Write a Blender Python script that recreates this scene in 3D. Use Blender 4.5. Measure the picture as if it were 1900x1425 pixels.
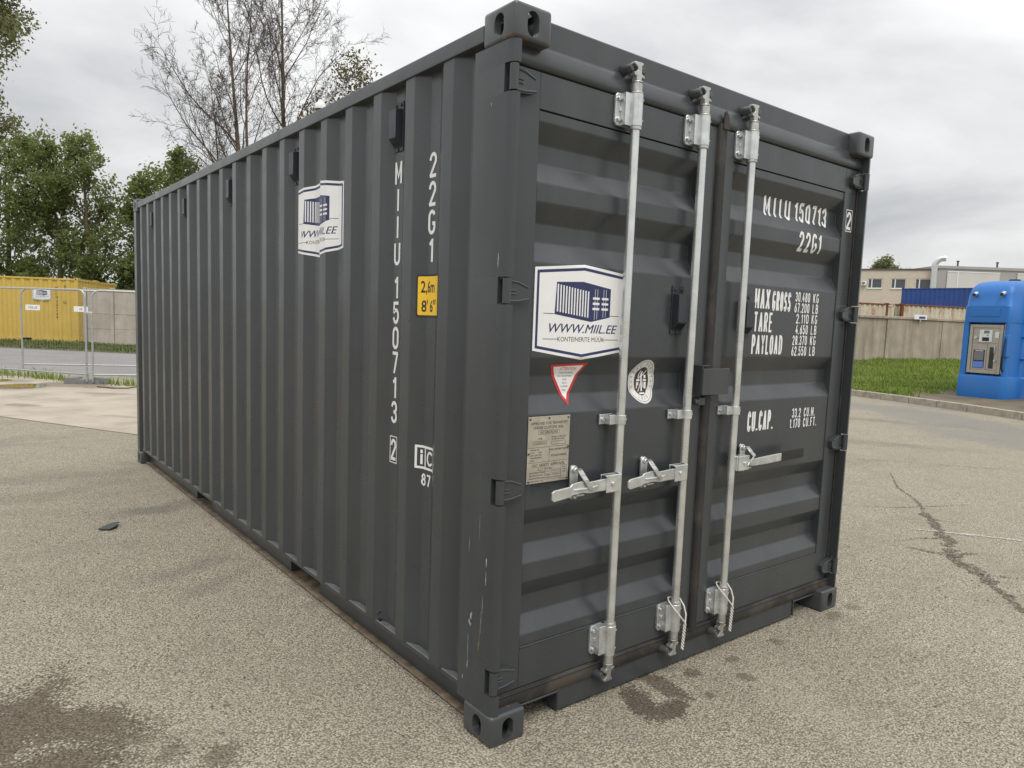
import bpy, bmesh, math, random
import numpy as np
from mathutils import Vector, Matrix
R = math.radians
random.seed(7); rng = np.random.default_rng(7)
scene = bpy.context.scene
for o in list(bpy.data.objects): bpy.data.objects.remove(o)
C = scene.collection

# ------------------------------------------------------------------ camera
cam_d = bpy.data.cameras.new('camera'); cam = bpy.data.objects.new('camera', cam_d); C.objects.link(cam)
cam_d.sensor_width = 36.0; cam_d.lens = 25.479; cam_d.shift_x = -0.0003; cam_d.shift_y = 0.01077
cam_d.clip_start = 0.05; cam_d.clip_end = 3000
cam.matrix_world = Matrix.Translation((-1.5007, -1.9671, 1.5431)) @ Matrix.Rotation(-0.6661, 4, 'Z') @ Matrix.Rotation(1.4698, 4, 'X') @ Matrix.Rotation(0.0358, 4, 'Z')
scene.camera = cam

# ------------------------------------------------------------------ sky, sun, exposure
SUN_EL, SUN_AZ = 58.0, 205.0          # overcast: a broad soft sun; azimuth measured from +Y towards +X
world = bpy.data.worlds.new('World'); scene.world = world; world.use_nodes = True
nt = world.node_tree; nt.nodes.clear()
def wn(t, **k):
    n = nt.nodes.new(t)
    for a, v in k.items(): setattr(n, a, v)
    return n
wout = wn('ShaderNodeOutputWorld'); bg = wn('ShaderNodeBackground')
sky = wn('ShaderNodeTexSky', sky_type='NISHITA', sun_disc=False)
sky.sun_elevation = R(SUN_EL); sky.sun_rotation = R(SUN_AZ); sky.dust_density = 3.0
geo = wn('ShaderNodeTexCoord'); sep = wn('ShaderNodeSeparateXYZ'); nt.links.new(geo.outputs['Generated'], sep.inputs[0])
# project the view direction on a flat cloud ceiling
zc = wn('ShaderNodeMath', operation='MAXIMUM'); nt.links.new(sep.outputs[2], zc.inputs[0]); zc.inputs[1].default_value = 0.0
za = wn('ShaderNodeMath', operation='ADD'); nt.links.new(zc.outputs[0], za.inputs[0]); za.inputs[1].default_value = 0.22
dv = wn('ShaderNodeVectorMath', operation='DIVIDE'); cmb = wn('ShaderNodeCombineXYZ')
for i in range(3): nt.links.new(za.outputs[0], cmb.inputs[i])
nt.links.new(geo.outputs['Generated'], dv.inputs[0]); nt.links.new(cmb.outputs[0], dv.inputs[1])
n1 = wn('ShaderNodeTexNoise'); n1.inputs['Scale'].default_value = 1.15; n1.inputs['Detail'].default_value = 7; n1.inputs['Roughness'].default_value = 0.52; n1.inputs['Distortion'].default_value = 0.35
nt.links.new(dv.outputs[0], n1.inputs['Vector'])
rp = wn('ShaderNodeValToRGB'); e = rp.color_ramp.elements
e[0].position = 0.30; e[0].color = (0.52, 0.535, 0.555, 1); e[1].position = 0.70; e[1].color = (1.0, 1.0, 0.995, 1)
m_ = e.new(0.5); m_.color = (0.78, 0.785, 0.785, 1)
nt.links.new(n1.outputs['Fac'], rp.inputs['Fac'])
smul = wn('ShaderNodeVectorMath', operation='SCALE'); smul.inputs['Scale'].default_value = 0.10
nt.links.new(sky.outputs[0], smul.inputs[0])
mx = wn('ShaderNodeMix', data_type='RGBA'); mx.inputs[0].default_value = 0.94
nt.links.new(smul.outputs[0], mx.inputs[6]); nt.links.new(rp.outputs[0], mx.inputs[7])
nt.links.new(mx.outputs[2], bg.inputs[0])
# an overcast sky is brighter overhead than at the horizon (about 2 : 1)
zz2 = wn('ShaderNodeMath', operation='MULTIPLY'); nt.links.new(zc.outputs[0], zz2.inputs[0]); nt.links.new(zc.outputs[0], zz2.inputs[1])
zg = wn('ShaderNodeMath', operation='MULTIPLY_ADD'); nt.links.new(zz2.outputs[0], zg.inputs[0]); zg.inputs[1].default_value = 1.5; zg.inputs[2].default_value = 1.0
nt.links.new(zg.outputs[0], bg.inputs[1])
nt.links.new(bg.outputs[0], wout.inputs[0])

sun_d = bpy.data.lights.new('sun', 'SUN'); sun_d.energy = 1.4; sun_d.angle = R(25); sun_d.color = (1.0, 0.96, 0.9)
sun = bpy.data.objects.new('sun', sun_d); C.objects.link(sun)
sd = Vector((math.sin(R(SUN_AZ))*math.cos(R(SUN_EL)), math.cos(R(SUN_AZ))*math.cos(R(SUN_EL)), math.sin(R(SUN_EL))))
sun.rotation_euler = sd.to_track_quat('Z', 'Y').to_euler(); sun.location = (-8, -12, 20)
scene.cycles.max_bounces = 5; scene.cycles.diffuse_bounces = 3; scene.cycles.glossy_bounces = 3; scene.cycles.transmission_bounces = 3
scene.view_settings.view_transform = 'Standard'; scene.view_settings.look = 'None'
scene.view_settings.exposure = 0.0; scene.view_settings.gamma = 1.0; scene.view_settings.use_curve_mapping = False

# ------------------------------------------------------------------ helpers
class MB:
    """collects shapes for ONE mesh object"""
    def __init__(s): s.v = []; s.f = []; s.m = []
    def add(s, vs, fs, m=0):
        b = len(s.v); s.v += [tuple(p) for p in vs]
        s.f += [tuple(i+b for i in f) for f in fs]; s.m += [m]*len(fs); return s
    def box(s, x0, x1, y0, y1, z0, z1, m=0):
        return s.add([(x0,y0,z0),(x1,y0,z0),(x1,y1,z0),(x0,y1,z0),(x0,y0,z1),(x1,y0,z1),(x1,y1,z1),(x0,y1,z1)],
              [(0,3,2,1),(4,5,6,7),(0,1,5,4),(1,2,6,5),(2,3,7,6),(3,0,4,7)], m)
    def obox(s, c, ax, ay, az, m=0):
        c, ax, ay, az = map(Vector, (c, ax, ay, az))
        P = [c+sx*ax+sy*ay+sz*az for sz in (-1,1) for sx, sy in ((-1,-1),(1,-1),(1,1),(-1,1))]
        return s.add(P, [(0,3,2,1),(4,5,6,7),(0,1,5,4),(1,2,6,5),(2,3,7,6),(3,0,4,7)], m)
    def prism(s, poly, axis, a, b, m=0):
        """polygon in the other two axes (cyclic order x,y,z without axis) extruded along axis"""
        def P(p, h):
            if axis == 'x': return (h, p[0], p[1])
            if axis == 'y': return (p[0], h, p[1])
            return (p[0], p[1], h)
        n = len(poly); vs = [P(p, a) for p in poly]+[P(p, b) for p in poly]
        fs = [tuple(range(n-1,-1,-1)), tuple(range(n,2*n))]+[(i,(i+1)%n,n+(i+1)%n,n+i) for i in range(n)]
        return s.add(vs, fs, m)
    def tube(s, pts, rad, n=8, m=0, closed=False, caps=True):
        pts = [Vector(p) for p in pts]; k = len(pts)
        if not hasattr(rad, '__len__'): rad = [rad]*k
        vs = []; up = None
        for i, p in enumerate(pts):
            if closed: t = (pts[(i+1)%k]-pts[i-1])
            else: t = pts[min(i+1,k-1)]-pts[max(i-1,0)]
            if t.length < 1e-9: t = Vector((0,0,1))
            t.normalize()
            if up is None: up = Vector((0,0,1)) if abs(t.z) < 0.9 else Vector((1,0,0))
            a = t.cross(up)
            if a.length < 1e-4: a = t.orthogonal()
            a.normalize(); b = a.cross(t).normalized(); up = b
            for j in range(n):
                q = 2*math.pi*j/n; vs.append(p+rad[i]*(math.cos(q)*a+math.sin(q)*b))
        fs = []
        for i in range(k if closed else k-1):
            for j in range(n):
                i2 = (i+1)%k; fs.append((i*n+j, i*n+(j+1)%n, i2*n+(j+1)%n, i2*n+j))
        if caps and not closed: fs += [tuple(range(n-1,-1,-1)), tuple(range((k-1)*n, k*n))]
        return s.add(vs, fs, m)
    def cyl(s, p, q, r, n=16, m=0): return s.tube([p, q], r, n, m)
    def build(s, name, mats, parent=None, bevel=0, seg=2, smooth=35, wn_=False):
        wn_ = wn_ or bool(bevel)
        me = bpy.data.meshes.new(name); me.from_pydata(s.v, [], s.f)
        if not isinstance(mats, (list, tuple)): mats = [mats]
        for k in mats: me.materials.append(k)
        me.polygons.foreach_set('material_index', s.m)
        bm = bmesh.new(); bm.from_mesh(me); bmesh.ops.recalc_face_normals(bm, faces=bm.faces)
        if bevel:
            ed = [e for e in bm.edges if len(e.link_faces) == 2 and e.calc_face_angle(0) > 0.6]
            bmesh.ops.bevel(bm, geom=ed, offset=bevel, segments=seg, affect='EDGES', clamp_overlap=True, profile=0.5)
        bm.to_mesh(me); bm.free()
        if smooth: me.shade_smooth(); me.set_sharp_from_angle(angle=R(smooth))
        o = link(name, me, parent)
        if wn_:
            q = o.modifiers.new('weighted_normals', 'WEIGHTED_NORMAL'); q.mode = 'FACE_AREA'; q.weight = 50; q.keep_sharp = True
        return o
def link(name, me, parent=None):
    o = bpy.data.objects.new(name, me); C.objects.link(o)
    if parent is not None: o.parent = parent
    return o
def tag(o, label, cat, group=None):
    o['label'] = label; o['category'] = cat
    if group: o['group'] = group
    return o
def struct(o, label=None):
    o['kind'] = 'structure'
    if label: o['label'] = label
    return o
def stuff(o, label=None, cat=None):
    o['kind'] = 'stuff'
    if label: o['label'] = label
    if cat: o['category'] = cat
    return o
def thing(name, label, cat, loc=(0,0,0), rz=0, group=None):
    o = bpy.data.objects.new(name, None); C.objects.link(o); o.empty_display_size = 0.2
    o.location = loc; o.rotation_euler = (0,0,rz); return tag(o, label, cat, group)
def copy_part(o, parent, loc=None, mat=None):
    c = o.copy(); C.objects.link(c); c.parent = parent
    if loc is not None: c.location = loc
    return c

# ------------------------------------------------------------------ materials
class NB:
    """tiny node-graph builder around one Principled material"""
    def __init__(s, name):
        s.mat = bpy.data.materials.new(name); s.mat.use_nodes = True; s.t = s.mat.node_tree
        s.b = s.t.nodes['Principled BSDF']; s.o = s.t.nodes['Material Output']; s._p = None
    def n(s, t, **k):
        x = s.t.nodes.new(t)
        for a, v in k.items():
            if a in ('inp',):
                for i, val in v.items(): x.inputs[i].default_value = val
            else: setattr(x, a, v)
        return x
    def l(s, a, b): s.t.links.new(a, b)
    def pos(s):
        if s._p is None: s._p = s.n('ShaderNodeTexCoord').outputs['Object']
        return s._p
    def noise(s, scale, detail=4, rough=0.55, vec=None, dist=0.0, stretch=None):
        vec = vec or s.pos()
        if stretch:
            mp = s.n('ShaderNodeMapping'); mp.inputs['Scale'].default_value = stretch; s.l(vec, mp.inputs[0]); vec = mp.outputs[0]
        x = s.n('ShaderNodeTexNoise'); x.inputs['Scale'].default_value = scale; x.inputs['Detail'].default_value = min(detail, 4)
        x.inputs['Roughness'].default_value = rough; x.inputs['Distortion'].default_value = dist; s.l(vec, x.inputs['Vector']); return x.outputs['Fac']
    def ramp(s, fac, stops, interp='LINEAR'):
        x = s.n('ShaderNodeValToRGB'); x.color_ramp.interpolation = interp; e = x.color_ramp.elements
        while len(e) < len(stops): e.new(0.5)
        for q, (p, c) in zip(e, stops): q.position = p; q.color = (*c, 1) if len(c) == 3 else c
        s.l(fac, x.inputs[0]); return x.outputs[0]
    def rng(s, v, a, b, c=0, d=1):
        x = s.n('ShaderNodeMapRange'); s.l(v, x.inputs[0])
        for i, q in enumerate((a,b,c,d)): x.inputs[i+1].default_value = q
        return x.outputs[0]
    def math(s, op, a, b=None):
        x = s.n('ShaderNodeMath', operation=op)
        for i, q in enumerate((a, b)):
            if q is None: continue
            if isinstance(q, (int, float)): x.inputs[i].default_value = q
            else: s.l(q, x.inputs[i])
        return x.outputs[0]
    def mix(s, fac, a, b):
        x = s.n('ShaderNodeMix', data_type='RGBA')
        for i, q in ((0, fac), (6, a), (7, b)):
            if isinstance(q, (int, float)): x.inputs[i].default_value = q
            elif isinstance(q, tuple): x.inputs[i].default_value = (*q, 1)
            else: s.l(q, x.inputs[i])
        return x.outputs[2]
    def col(s, c):
        if isinstance(c, tuple): s.b.inputs['Base Color'].default_value = (*c, 1)
        else: s.l(c, s.b.inputs['Base Color'])
    def rough(s, r):
        if isinstance(r, (int, float)): s.b.inputs['Roughness'].default_value = r
        else: s.l(r, s.b.inputs['Roughness'])
    def bump(s, h, strength=0.3, dist=0.01):
        x = s.n('ShaderNodeBump'); x.inputs['Strength'].default_value = strength; x.inputs['Distance'].default_value = dist
        s.l(h, x.inputs['Height']); s.l(x.outputs[0], s.b.inputs['Normal'])
def simple(name, c, rough=0.5, metal=0.0, var=0.15, vs=6.0, bump=0.0, bs=40.0, bd=0.002, dirt=None, spec=0.5):
    b = NB(name); f = b.noise(vs, 5)
    lo = tuple(x*(1-var) for x in c); hi = tuple(min(1, x*(1+var)) for x in c)
    cc = b.ramp(f, [(0.3, lo), (0.7, hi)])
    if dirt:
        dm = b.rng(b.noise(dirt[1], 8, 0.65), dirt[2], dirt[2]+0.15, 0, dirt[3]); cc = b.mix(dm, cc, dirt[0])
    b.col(cc); b.rough(b.rng(f, 0.3, 0.7, max(0.02, rough-0.08), min(1, rough+0.08))); b.b.inputs['Metallic'].default_value = metal
    b.b.inputs['Specular IOR Level'].default_value = spec
    if bump: b.bump(b.noise(bs, 4), bump, bd)
    return b.mat

GREY = (0.043, 0.0487, 0.0525)
def paint(name, c, scratch=False, rust=None, dust=0.16):
    b = NB(name)
    f = b.noise(2.2, 6, 0.6); cc = b.ramp(f, [(0.3, tuple(x*0.92 for x in c)), (0.7, tuple(x*1.1 for x in c))])
    # thin dust film and rain runs
    runs = b.noise(7.0, 3, 0.55, stretch=(1.0, 1.0, 0.05))
    dm = b.rng(runs, 0.48, 0.80, 0, dust)
    cc = b.mix(dm, cc, (0.12, 0.12, 0.118))
    if scratch:
        sc = b.noise(26, 6, 0.7, stretch=(1, 1, 0.10)); s2 = b.noise(1.7, 3)
        k = b.math('MULTIPLY', b.rng(sc, 0.70, 0.735), b.rng(s2, 0.5, 0.6)); cc = b.mix(k, cc, (0.30, 0.29, 0.27))
    if rust:
        sp = b.n('ShaderNodeSeparateXYZ'); b.l(b.pos(), sp.inputs[0])
        k = None
        for z0, w in rust:
            d = b.math('ABSOLUTE', b.math('SUBTRACT', sp.outputs[2], z0)); q = b.rng(d, w*0.5, w, 1, 0)
            k = q if k is None else b.math('MAXIMUM', k, q)
        rn = b.rng(b.noise(17, 7, 0.7), 0.54, 0.66, 0, 0.8); k = b.math('MULTIPLY', k, rn)
        k2 = b.rng(b.noise(30, 6, 0.7), 0.70, 0.76); k = b.math('MAXIMUM', k, b.math('MULTIPLY', k2, 0.5))
        cc = b.mix(k, cc, (0.20, 0.085, 0.035))
    b.col(cc); b.rough(b.rng(b.noise(5, 4), 0.3, 0.7, 0.24, 0.38)); b.b.inputs['Specular IOR Level'].default_value = 0.55
    w = b.noise(2.8, 3, 0.5); b.bump(w, 0.35, 0.010)
    return b.mat
M = {}
M['paint'] = paint('container_paint', GREY)
M['post'] = paint('post_paint', GREY, scratch=True)
M['casting'] = paint('casting_paint', (0.055, 0.060, 0.063), scratch=True, rust=[(0.118, 0.014), (2.473, 0.016), (0.0, 0.01)])
M['zinc'] = simple('galvanised_steel', (0.62, 0.64, 0.635), 0.34, 0.75, 0.18, 22)
M['zincpipe'] = simple('galvanised_pipe', (0.68, 0.695, 0.685), 0.30, 0.8, 0.14, 9)
M['castzinc'] = simple('cast_zinc', (0.50, 0.50, 0.48), 0.38, 0.8, 0.2, 30, 0.3, 80, 0.002)
M['rubber'] = simple('black_rubber', (0.019, 0.018, 0.017), 0.6, 0, 0.3, 12, dirt=((0.065, 0.055, 0.045), 5, 0.50, 0.6))
M['gasket'] = simple('dusty_gasket', (0.022, 0.020, 0.018), 0.6, 0, 0.2, 9, dirt=((0.085, 0.07, 0.055), 5, 0.48, 0.6))
M['darkhole'] = simple('bolt_dark', (0.012, 0.012, 0.013), 0.5)
M['ventplastic'] = simple('vent_plastic', (0.026, 0.032, 0.038), 0.42, 0, 0.1)
M['white'] = simple('white_vinyl', (0.80, 0.80, 0.79), 0.38, 0, 0.03)
M['letter'] = simple('letter_white', (0.78, 0.78, 0.77), 0.45, 0, 0.05, 25)
M['navy'] = simple('navy_print', (0.022, 0.030, 0.105), 0.4, 0, 0.1)
M['ink'] = simple('ink_black', (0.02, 0.02, 0.024), 0.5, 0, 0.05)
M['greyink'] = simple('ink_grey', (0.16, 0.16, 0.18), 0.5, 0, 0.05)
M['red'] = simple('red_print', (0.52, 0.035, 0.03), 0.42, 0, 0.08)
M['yellowvinyl'] = simple('yellow_vinyl', (0.83, 0.52, 0.025), 0.4, 0, 0.04)
M['brownink'] = simple('brown_print', (0.055, 0.033, 0.026), 0.45, 0, 0.1)
M['silver'] = simple('silver_foil', (0.74, 0.73, 0.70), 0.35, 0.2, 0.05)
M['plate'] = simple('aluminium_plate', (0.47, 0.43, 0.36), 0.42, 0.45, 0.1, 30)
M['dirtysteel'] = simple('dirty_rail_steel', (0.16, 0.115, 0.075), 0.85, 0, 0.4, 14, 0.3, 60, dirt=((0.30, 0.24, 0.17), 9, 0.45, 0.8))
M['rope'] = simple('white_rope', (0.62, 0.60, 0.54), 0.9, 0, 0.15, 60, 0.5, 240, 0.002)
M['tape'] = simple('black_tape', (0.012, 0.011, 0.010), 0.42, 0, 0.1)
# ------------------------------------------------------------------ ground
def stain_mask(b, items, nscale=5.0, namp=0.9, detail=5, grain=None, gamp=0.45):
    """union of soft noisy ellipses (cx, cy, rx, ry, angle, strength) in the ground plane"""
    nz = b.math('MULTIPLY', b.math('SUBTRACT', b.noise(nscale, detail, 0.68), 0.5), namp*2)
    if grain is not None: nz = b.math('ADD', nz, b.math('MULTIPLY', b.math('SUBTRACT', grain, 0.5), gamp))
    out = None
    for cx, cy, rx, ry, a, st in items:
        mp = b.n('ShaderNodeMapping', vector_type='TEXTURE')
        mp.inputs['Location'].default_value = (cx, cy, 0); mp.inputs['Rotation'].default_value = (0,0,R(a)); mp.inputs['Scale'].default_value = (rx, ry, 1)
        b.l(b.pos(), mp.inputs[0]); ln = b.n('ShaderNodeVectorMath', operation='LENGTH'); b.l(mp.outputs[0], ln.inputs[0])
        v = b.rng(b.math('ADD', ln.outputs['Value'], nz), 0.78, 1.0, st, 0)
        out = v if out is None else b.math('MAXIMUM', out, v)
    return out
b = NB('aggregate_asphalt')
def voro(scale, feat='F1'):
    x = b.n('ShaderNodeTexVoronoi', feature=feat, voronoi_dimensions='2D'); x.inputs['Scale'].default_value = scale; x.inputs['Randomness'].default_value = 1.0
    b.l(b.pos(), x.inputs['Vector']); return x
v1 = voro(116); v2 = voro(60)
sp1 = b.n('ShaderNodeSeparateXYZ'); b.l(v1.outputs['Color'], sp1.inputs[0])
sp2 = b.n('ShaderNodeSeparateXYZ'); b.l(v2.outputs['Color'], sp2.inputs[0])
stone = b.ramp(sp1.outputs[0], [(0.0, (0.13,0.118,0.098)), (0.14, (0.37,0.336,0.272)), (0.42, (0.50,0.457,0.375)), (0.68, (0.56,0.51,0.42)), (0.90, (0.64,0.59,0.495)), (0.985, (0.74,0.70,0.62))])
tint = b.ramp(sp1.outputs[1], [(0.0, (0.46,0.34,0.24)), (0.12, (0.43,0.375,0.305)), (0.5, (0.54,0.485,0.392)), (1.0, (0.50,0.468,0.405))])
c = b.mix(0.22, stone, tint)
big = b.math('MULTIPLY', b.rng(v2.outputs['Distance'], 0.30, 0.42, 1, 0), b.rng(sp2.outputs[0], 0.80, 0.84))
c = b.mix(big, c, b.ramp(sp2.outputs[1], [(0, (0.24,0.22,0.185)), (0.4, (0.50,0.46,0.395)), (1, (0.70,0.665,0.60))]))
c = b.mix(b.rng(v1.outputs['Distance'], 0.38, 0.60, 0, 0.8), c, (0.17,0.152,0.12))
v3 = voro(150); sp3 = b.n('ShaderNodeSeparateXYZ'); b.l(v3.outputs['Color'], sp3.inputs[0]); c = b.mix(b.rng(sp3.outputs[0], 0.82, 0.88, 0, 0.75), c, (0.13,0.116,0.094))
gr = b.noise(310, 2); c = b.mix(b.rng(gr, 0.55, 0.75, 0, 0.3), c, (0.14,0.125,0.10))
# broad wear and washed-out areas
bl = b.noise(0.55, 6, 0.6); c = b.mix(b.rng(bl, 0.32, 0.68, 0.30, 0.0), c, (0.27,0.25,0.212))
b2 = b.noise(2.6, 6, 0.62); c = b.mix(b.rng(b2, 0.50, 0.74, 0, 0.38), c, (0.22,0.20,0.165))
st = b.noise(1.3, 5, 0.6, stretch=(0.35, 1.6, 1)); c = b.mix(b.rng(st, 0.56, 0.72, 0, 0.22), c, (0.21,0.195,0.17))
hi = b.noise(1.1, 5, 0.6, stretch=(1.0, 0.5, 1)); c = b.mix(b.rng(hi, 0.58, 0.8, 0, 0.35), c, (0.46,0.43,0.375))
mu = b.n('ShaderNodeMix', data_type='RGBA', blend_type='MULTIPLY'); mu.inputs[0].default_value = 1.0; b.l(c, mu.inputs[6]); mu.inputs[7].default_value = (0.850, 0.842, 0.788, 1); c = mu.outputs[2]
# old repair patches (bluish bitumen) towards the kerb
patch = stain_mask(b, [(13.3,3.7,3.4,1.0,62,0.55), (11.2,1.9,2.0,0.8,70,0.5), (15.4,4.9,0.35,1.4,-15,0.4), (14.6,1.2,2.2,0.7,70,0.5)], 1.3, 0.9, 5, sp1.outputs[2], 0.6)
c = b.mix(patch, c, (0.19,0.185,0.18))
# soaked and oily stains with their own shapes
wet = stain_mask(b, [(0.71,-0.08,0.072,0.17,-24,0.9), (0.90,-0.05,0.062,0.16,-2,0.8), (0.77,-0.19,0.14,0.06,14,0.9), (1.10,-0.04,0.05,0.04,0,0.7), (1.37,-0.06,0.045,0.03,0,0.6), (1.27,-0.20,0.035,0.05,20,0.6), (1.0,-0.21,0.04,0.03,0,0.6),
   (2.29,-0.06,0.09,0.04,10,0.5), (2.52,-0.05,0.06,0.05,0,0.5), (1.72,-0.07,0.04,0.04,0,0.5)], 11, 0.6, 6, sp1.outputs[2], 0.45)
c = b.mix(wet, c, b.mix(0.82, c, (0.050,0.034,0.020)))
oil = stain_mask(b, [(-1.36,1.12,0.20,0.40,-20,0.95), (-1.15,0.98,0.28,0.15,-40,0.9), (-1.28,0.76,0.26,0.20,0,0.95), (-1.04,0.80,0.12,0.07,-20,0.7), (-0.80,0.50,0.07,0.10,-30,0.7), (-0.92,0.63,0.05,0.09,-40,0.6)], 5.0, 0.95, 7, sp1.outputs[2], 0.7)
c = b.mix(oil, c, b.mix(0.74, c, (0.060,0.041,0.024)))
tyre = stain_mask(b, [(-0.30,4.03,0.30,0.17,0,0.55), (0.12,4.15,0.30,0.14,8,0.4), (-1.0,4.86,0.4,0.2,10,0.3), (-0.45,2.5,0.25,0.10,25,0.4), (-0.30,2.2,0.35,0.07,35,0.3), (-0.9,5.6,0.7,0.2,0,0.3), (-1.6,7.6,1.2,0.3,20,0.3), (0.05,1.6,0.12,0.06,0,0.3),
   (3.4,1.15,0.4,0.2,20,0.35), (6.5,2.6,0.8,0.25,-30,0.3), (8.8,3.1,1.4,0.25,-60,0.35), (11.5,4.7,2.0,0.3,-65,0.4)], 3.2, 1.3, 7, sp1.outputs[2], 0.9)
c = b.mix(tyre, c, (0.13,0.12,0.105))
b.col(c)
b.rough(b.math('SUBTRACT', 0.92, b.math('MULTIPLY', wet, 0.22)))
h = b.math('ADD', b.math('MULTIPLY', v1.outputs['Distance'], -0.8), b.math('MULTIPLY', gr, 0.3))
b.bump(h, 0.8, 0.007); b.b.inputs['Specular IOR Level'].default_value = 0.25
M['asphalt'] = b.mat
me = bpy.data.meshes.new('ground'); S = 900
me.from_pydata([(-S,-S,0),(S,-S,0),(S,S,0),(-S,S,0)], [], [(0,1,2,3)]); me.materials.append(M['asphalt'])
struct(link('ground', me), 'worn light asphalt yard with exposed pebbles')

def sheet(name, pts, mat, z):
    me = bpy.data.meshes.new(name); me.from_pydata([(x,y,z) for x, y in pts], [], [tuple(range(len(pts)))]); me.materials.append(mat)
    return struct(link(name, me))
# pale concrete apron beside the far end of the container
b = NB('pale_concrete')
f = b.noise(1.4, 7, 0.62); c = b.ramp(f, [(0.25, (0.26,0.225,0.18)), (0.5, (0.38,0.33,0.262)), (0.75, (0.45,0.395,0.315))])
g = b.noise(0.9, 6, 0.65, stretch=(1.5,0.5,1)); c = b.mix(b.rng(g, 0.55, 0.7, 0, 0.45), c, (0.26,0.22,0.16))
fl = b.noise(70, 3); c = b.mix(b.rng(fl, 0.6, 0.75, 0, 0.3), c, (0.26,0.235,0.20))
damp = stain_mask(b, [(0.45,14.4,0.9,0.45,-50,0.8), (-0.5,15.6,0.5,0.35,-50,0.55), (-0.6,11.3,0.35,0.16,-50,0.6), (0.75,12.6,0.7,0.12,-40,0.5), (0.5,9.4,0.5,0.1,-50,0.4)], 2.5, 0.7)
c = b.mix(damp, c, (0.17,0.135,0.095))
pud = stain_mask(b, [(-0.48,14.35,0.55,0.62,-55,1.0), (-0.75,15.75,0.35,0.35,-50,1.0)], 1.6, 0.35)
c = b.mix(pud, c, (0.075,0.058,0.036)); b.col(c); b.rough(b.math('SUBTRACT', 0.85, b.math('MULTIPLY', pud, 0.80)))
b.bump(b.math('MULTIPLY', b.noise(60, 4), b.math('SUBTRACT', 1.0, pud)), 0.25, 0.004)
M['concrete_pale'] = b.mat
sheet('concrete_apron', [(-6.6,20.6),(1.1,6.28),(3.78,10.7),(-4.9,24.1)], M['concrete_pale'], 0.006)
# access road beyond the site fence
M['road'] = simple('road_asphalt', (0.235,0.222,0.218), 0.9, 0, 0.12, 0.8, 0.3, 120, 0.004, dirt=((0.32,0.30,0.27), 60, 0.55, 0.35), spec=0.25)
sheet('road', [(-12.0,37.5),(-5.6,26.6),(9.0,3.9+2.0),(11.5,18.0),(3.5,25.1),(0.0,29.0),(-6,36.5)], M['road'], 0.004)
# verge with grass in front of the far wall
M['soil'] = simple('verge_soil', (0.11,0.085,0.055), 0.95, 0, 0.35, 3.0, 0.5, 40, 0.02, dirt=((0.05,0.09,0.02), 2.5, 0.45, 0.8))
sheet('verge', [(-6,36.5),(0.0,29.0),(3.5,25.1),(11.5,18.0),(30,22),(30,60),(-20,60)], M['soil'], 0.008)

# lawn bank on the right, rising from the kerb to the concrete wall
M['lawn'] = simple('lawn_soil', (0.13,0.105,0.07), 0.95, 0, 0.3, 2.0, 0.5, 30, 0.02)
KERB = [(17.2,10.5),(16.72,8.5),(16.3,6.9),(15.9,5.45),(15.38,4.05),(14.86,2.9),(14.2,1.6),(13.3,0.1),(12.2,-1.5)]
def lawn_h(x, y):
    best = 1e9
    for (ax, ay), (bx, by) in zip(KERB, KERB[1:]):
        dx, dy = bx-ax, by-ay; t = max(0, min(1, ((x-ax)*dx+(y-ay)*dy)/(dx*dx+dy*dy))); best = min(best, math.hypot(x-ax-t*dx, y-ay-t*dy))
    return 0.125+0.375*min(1, best/13.0)
mb = MB(); NR = 14
for i in range(NR+1):
    for (kx, ky) in KERB:
        t = i/NR; x = kx+0.14+t*24*0.97; y = ky+t*24*0.28; mb.v.append((x, y, lawn_h(x, y)))
nk = len(KERB)
for i in range(NR):
    for j in range(nk-1): mb.f.append((i*nk+j, i*nk+j+1, (i+1)*nk+j+1, (i+1)*nk+j)); mb.m.append(0)
struct(mb.build('lawn_bank', M['lawn'], None, smooth=60))
# bare soil beside the dispenser base, worn clear of grass
def blades(name, spots, h, mats, label, w=0.012, lean=0.5):
    """real grass blades: spots (n,3) -> one triangle pair each"""
    n = len(spots); a = rng.uniform(0, 2*np.pi, n); hh = h*rng.uniform(0.35, 1.15, n)*(0.8+0.35*np.sin(spots[:,0]*1.9+np.sin(spots[:,1]*1.3)*2)*np.sin(spots[:,1]*2.3+1.0)+0.25*np.sin(spots[:,0]*5.1+spots[:,1]*4.3))
    d = np.stack([np.cos(a), np.sin(a), np.zeros(n)], 1); p = np.stack([-np.sin(a), np.cos(a), np.zeros(n)], 1)
    ln = rng.uniform(0.1, lean, n)[:,None]*hh[:,None]
    base = spots; mid = base+d*ln*0.35; mid[:,2] += hh*0.6; tip = base+d*ln; tip[:,2] += hh
    ww = (w*rng.uniform(0.6, 1.3, n))[:,None]
    V = np.stack([base-p*ww, base+p*ww, mid+p*ww*0.7, mid-p*ww*0.7, tip], 1).reshape(-1,3)
    me = bpy.data.meshes.new(name); idx = np.arange(n)*5
    F = [f for i in idx.tolist() for f in ((i,i+1,i+2,i+3),(i+3,i+2,i+4))]
    me.from_pydata(V.tolist(), [], F); me.materials.append(mats); return stuff(link(name, me), label, 'grass')
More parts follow.
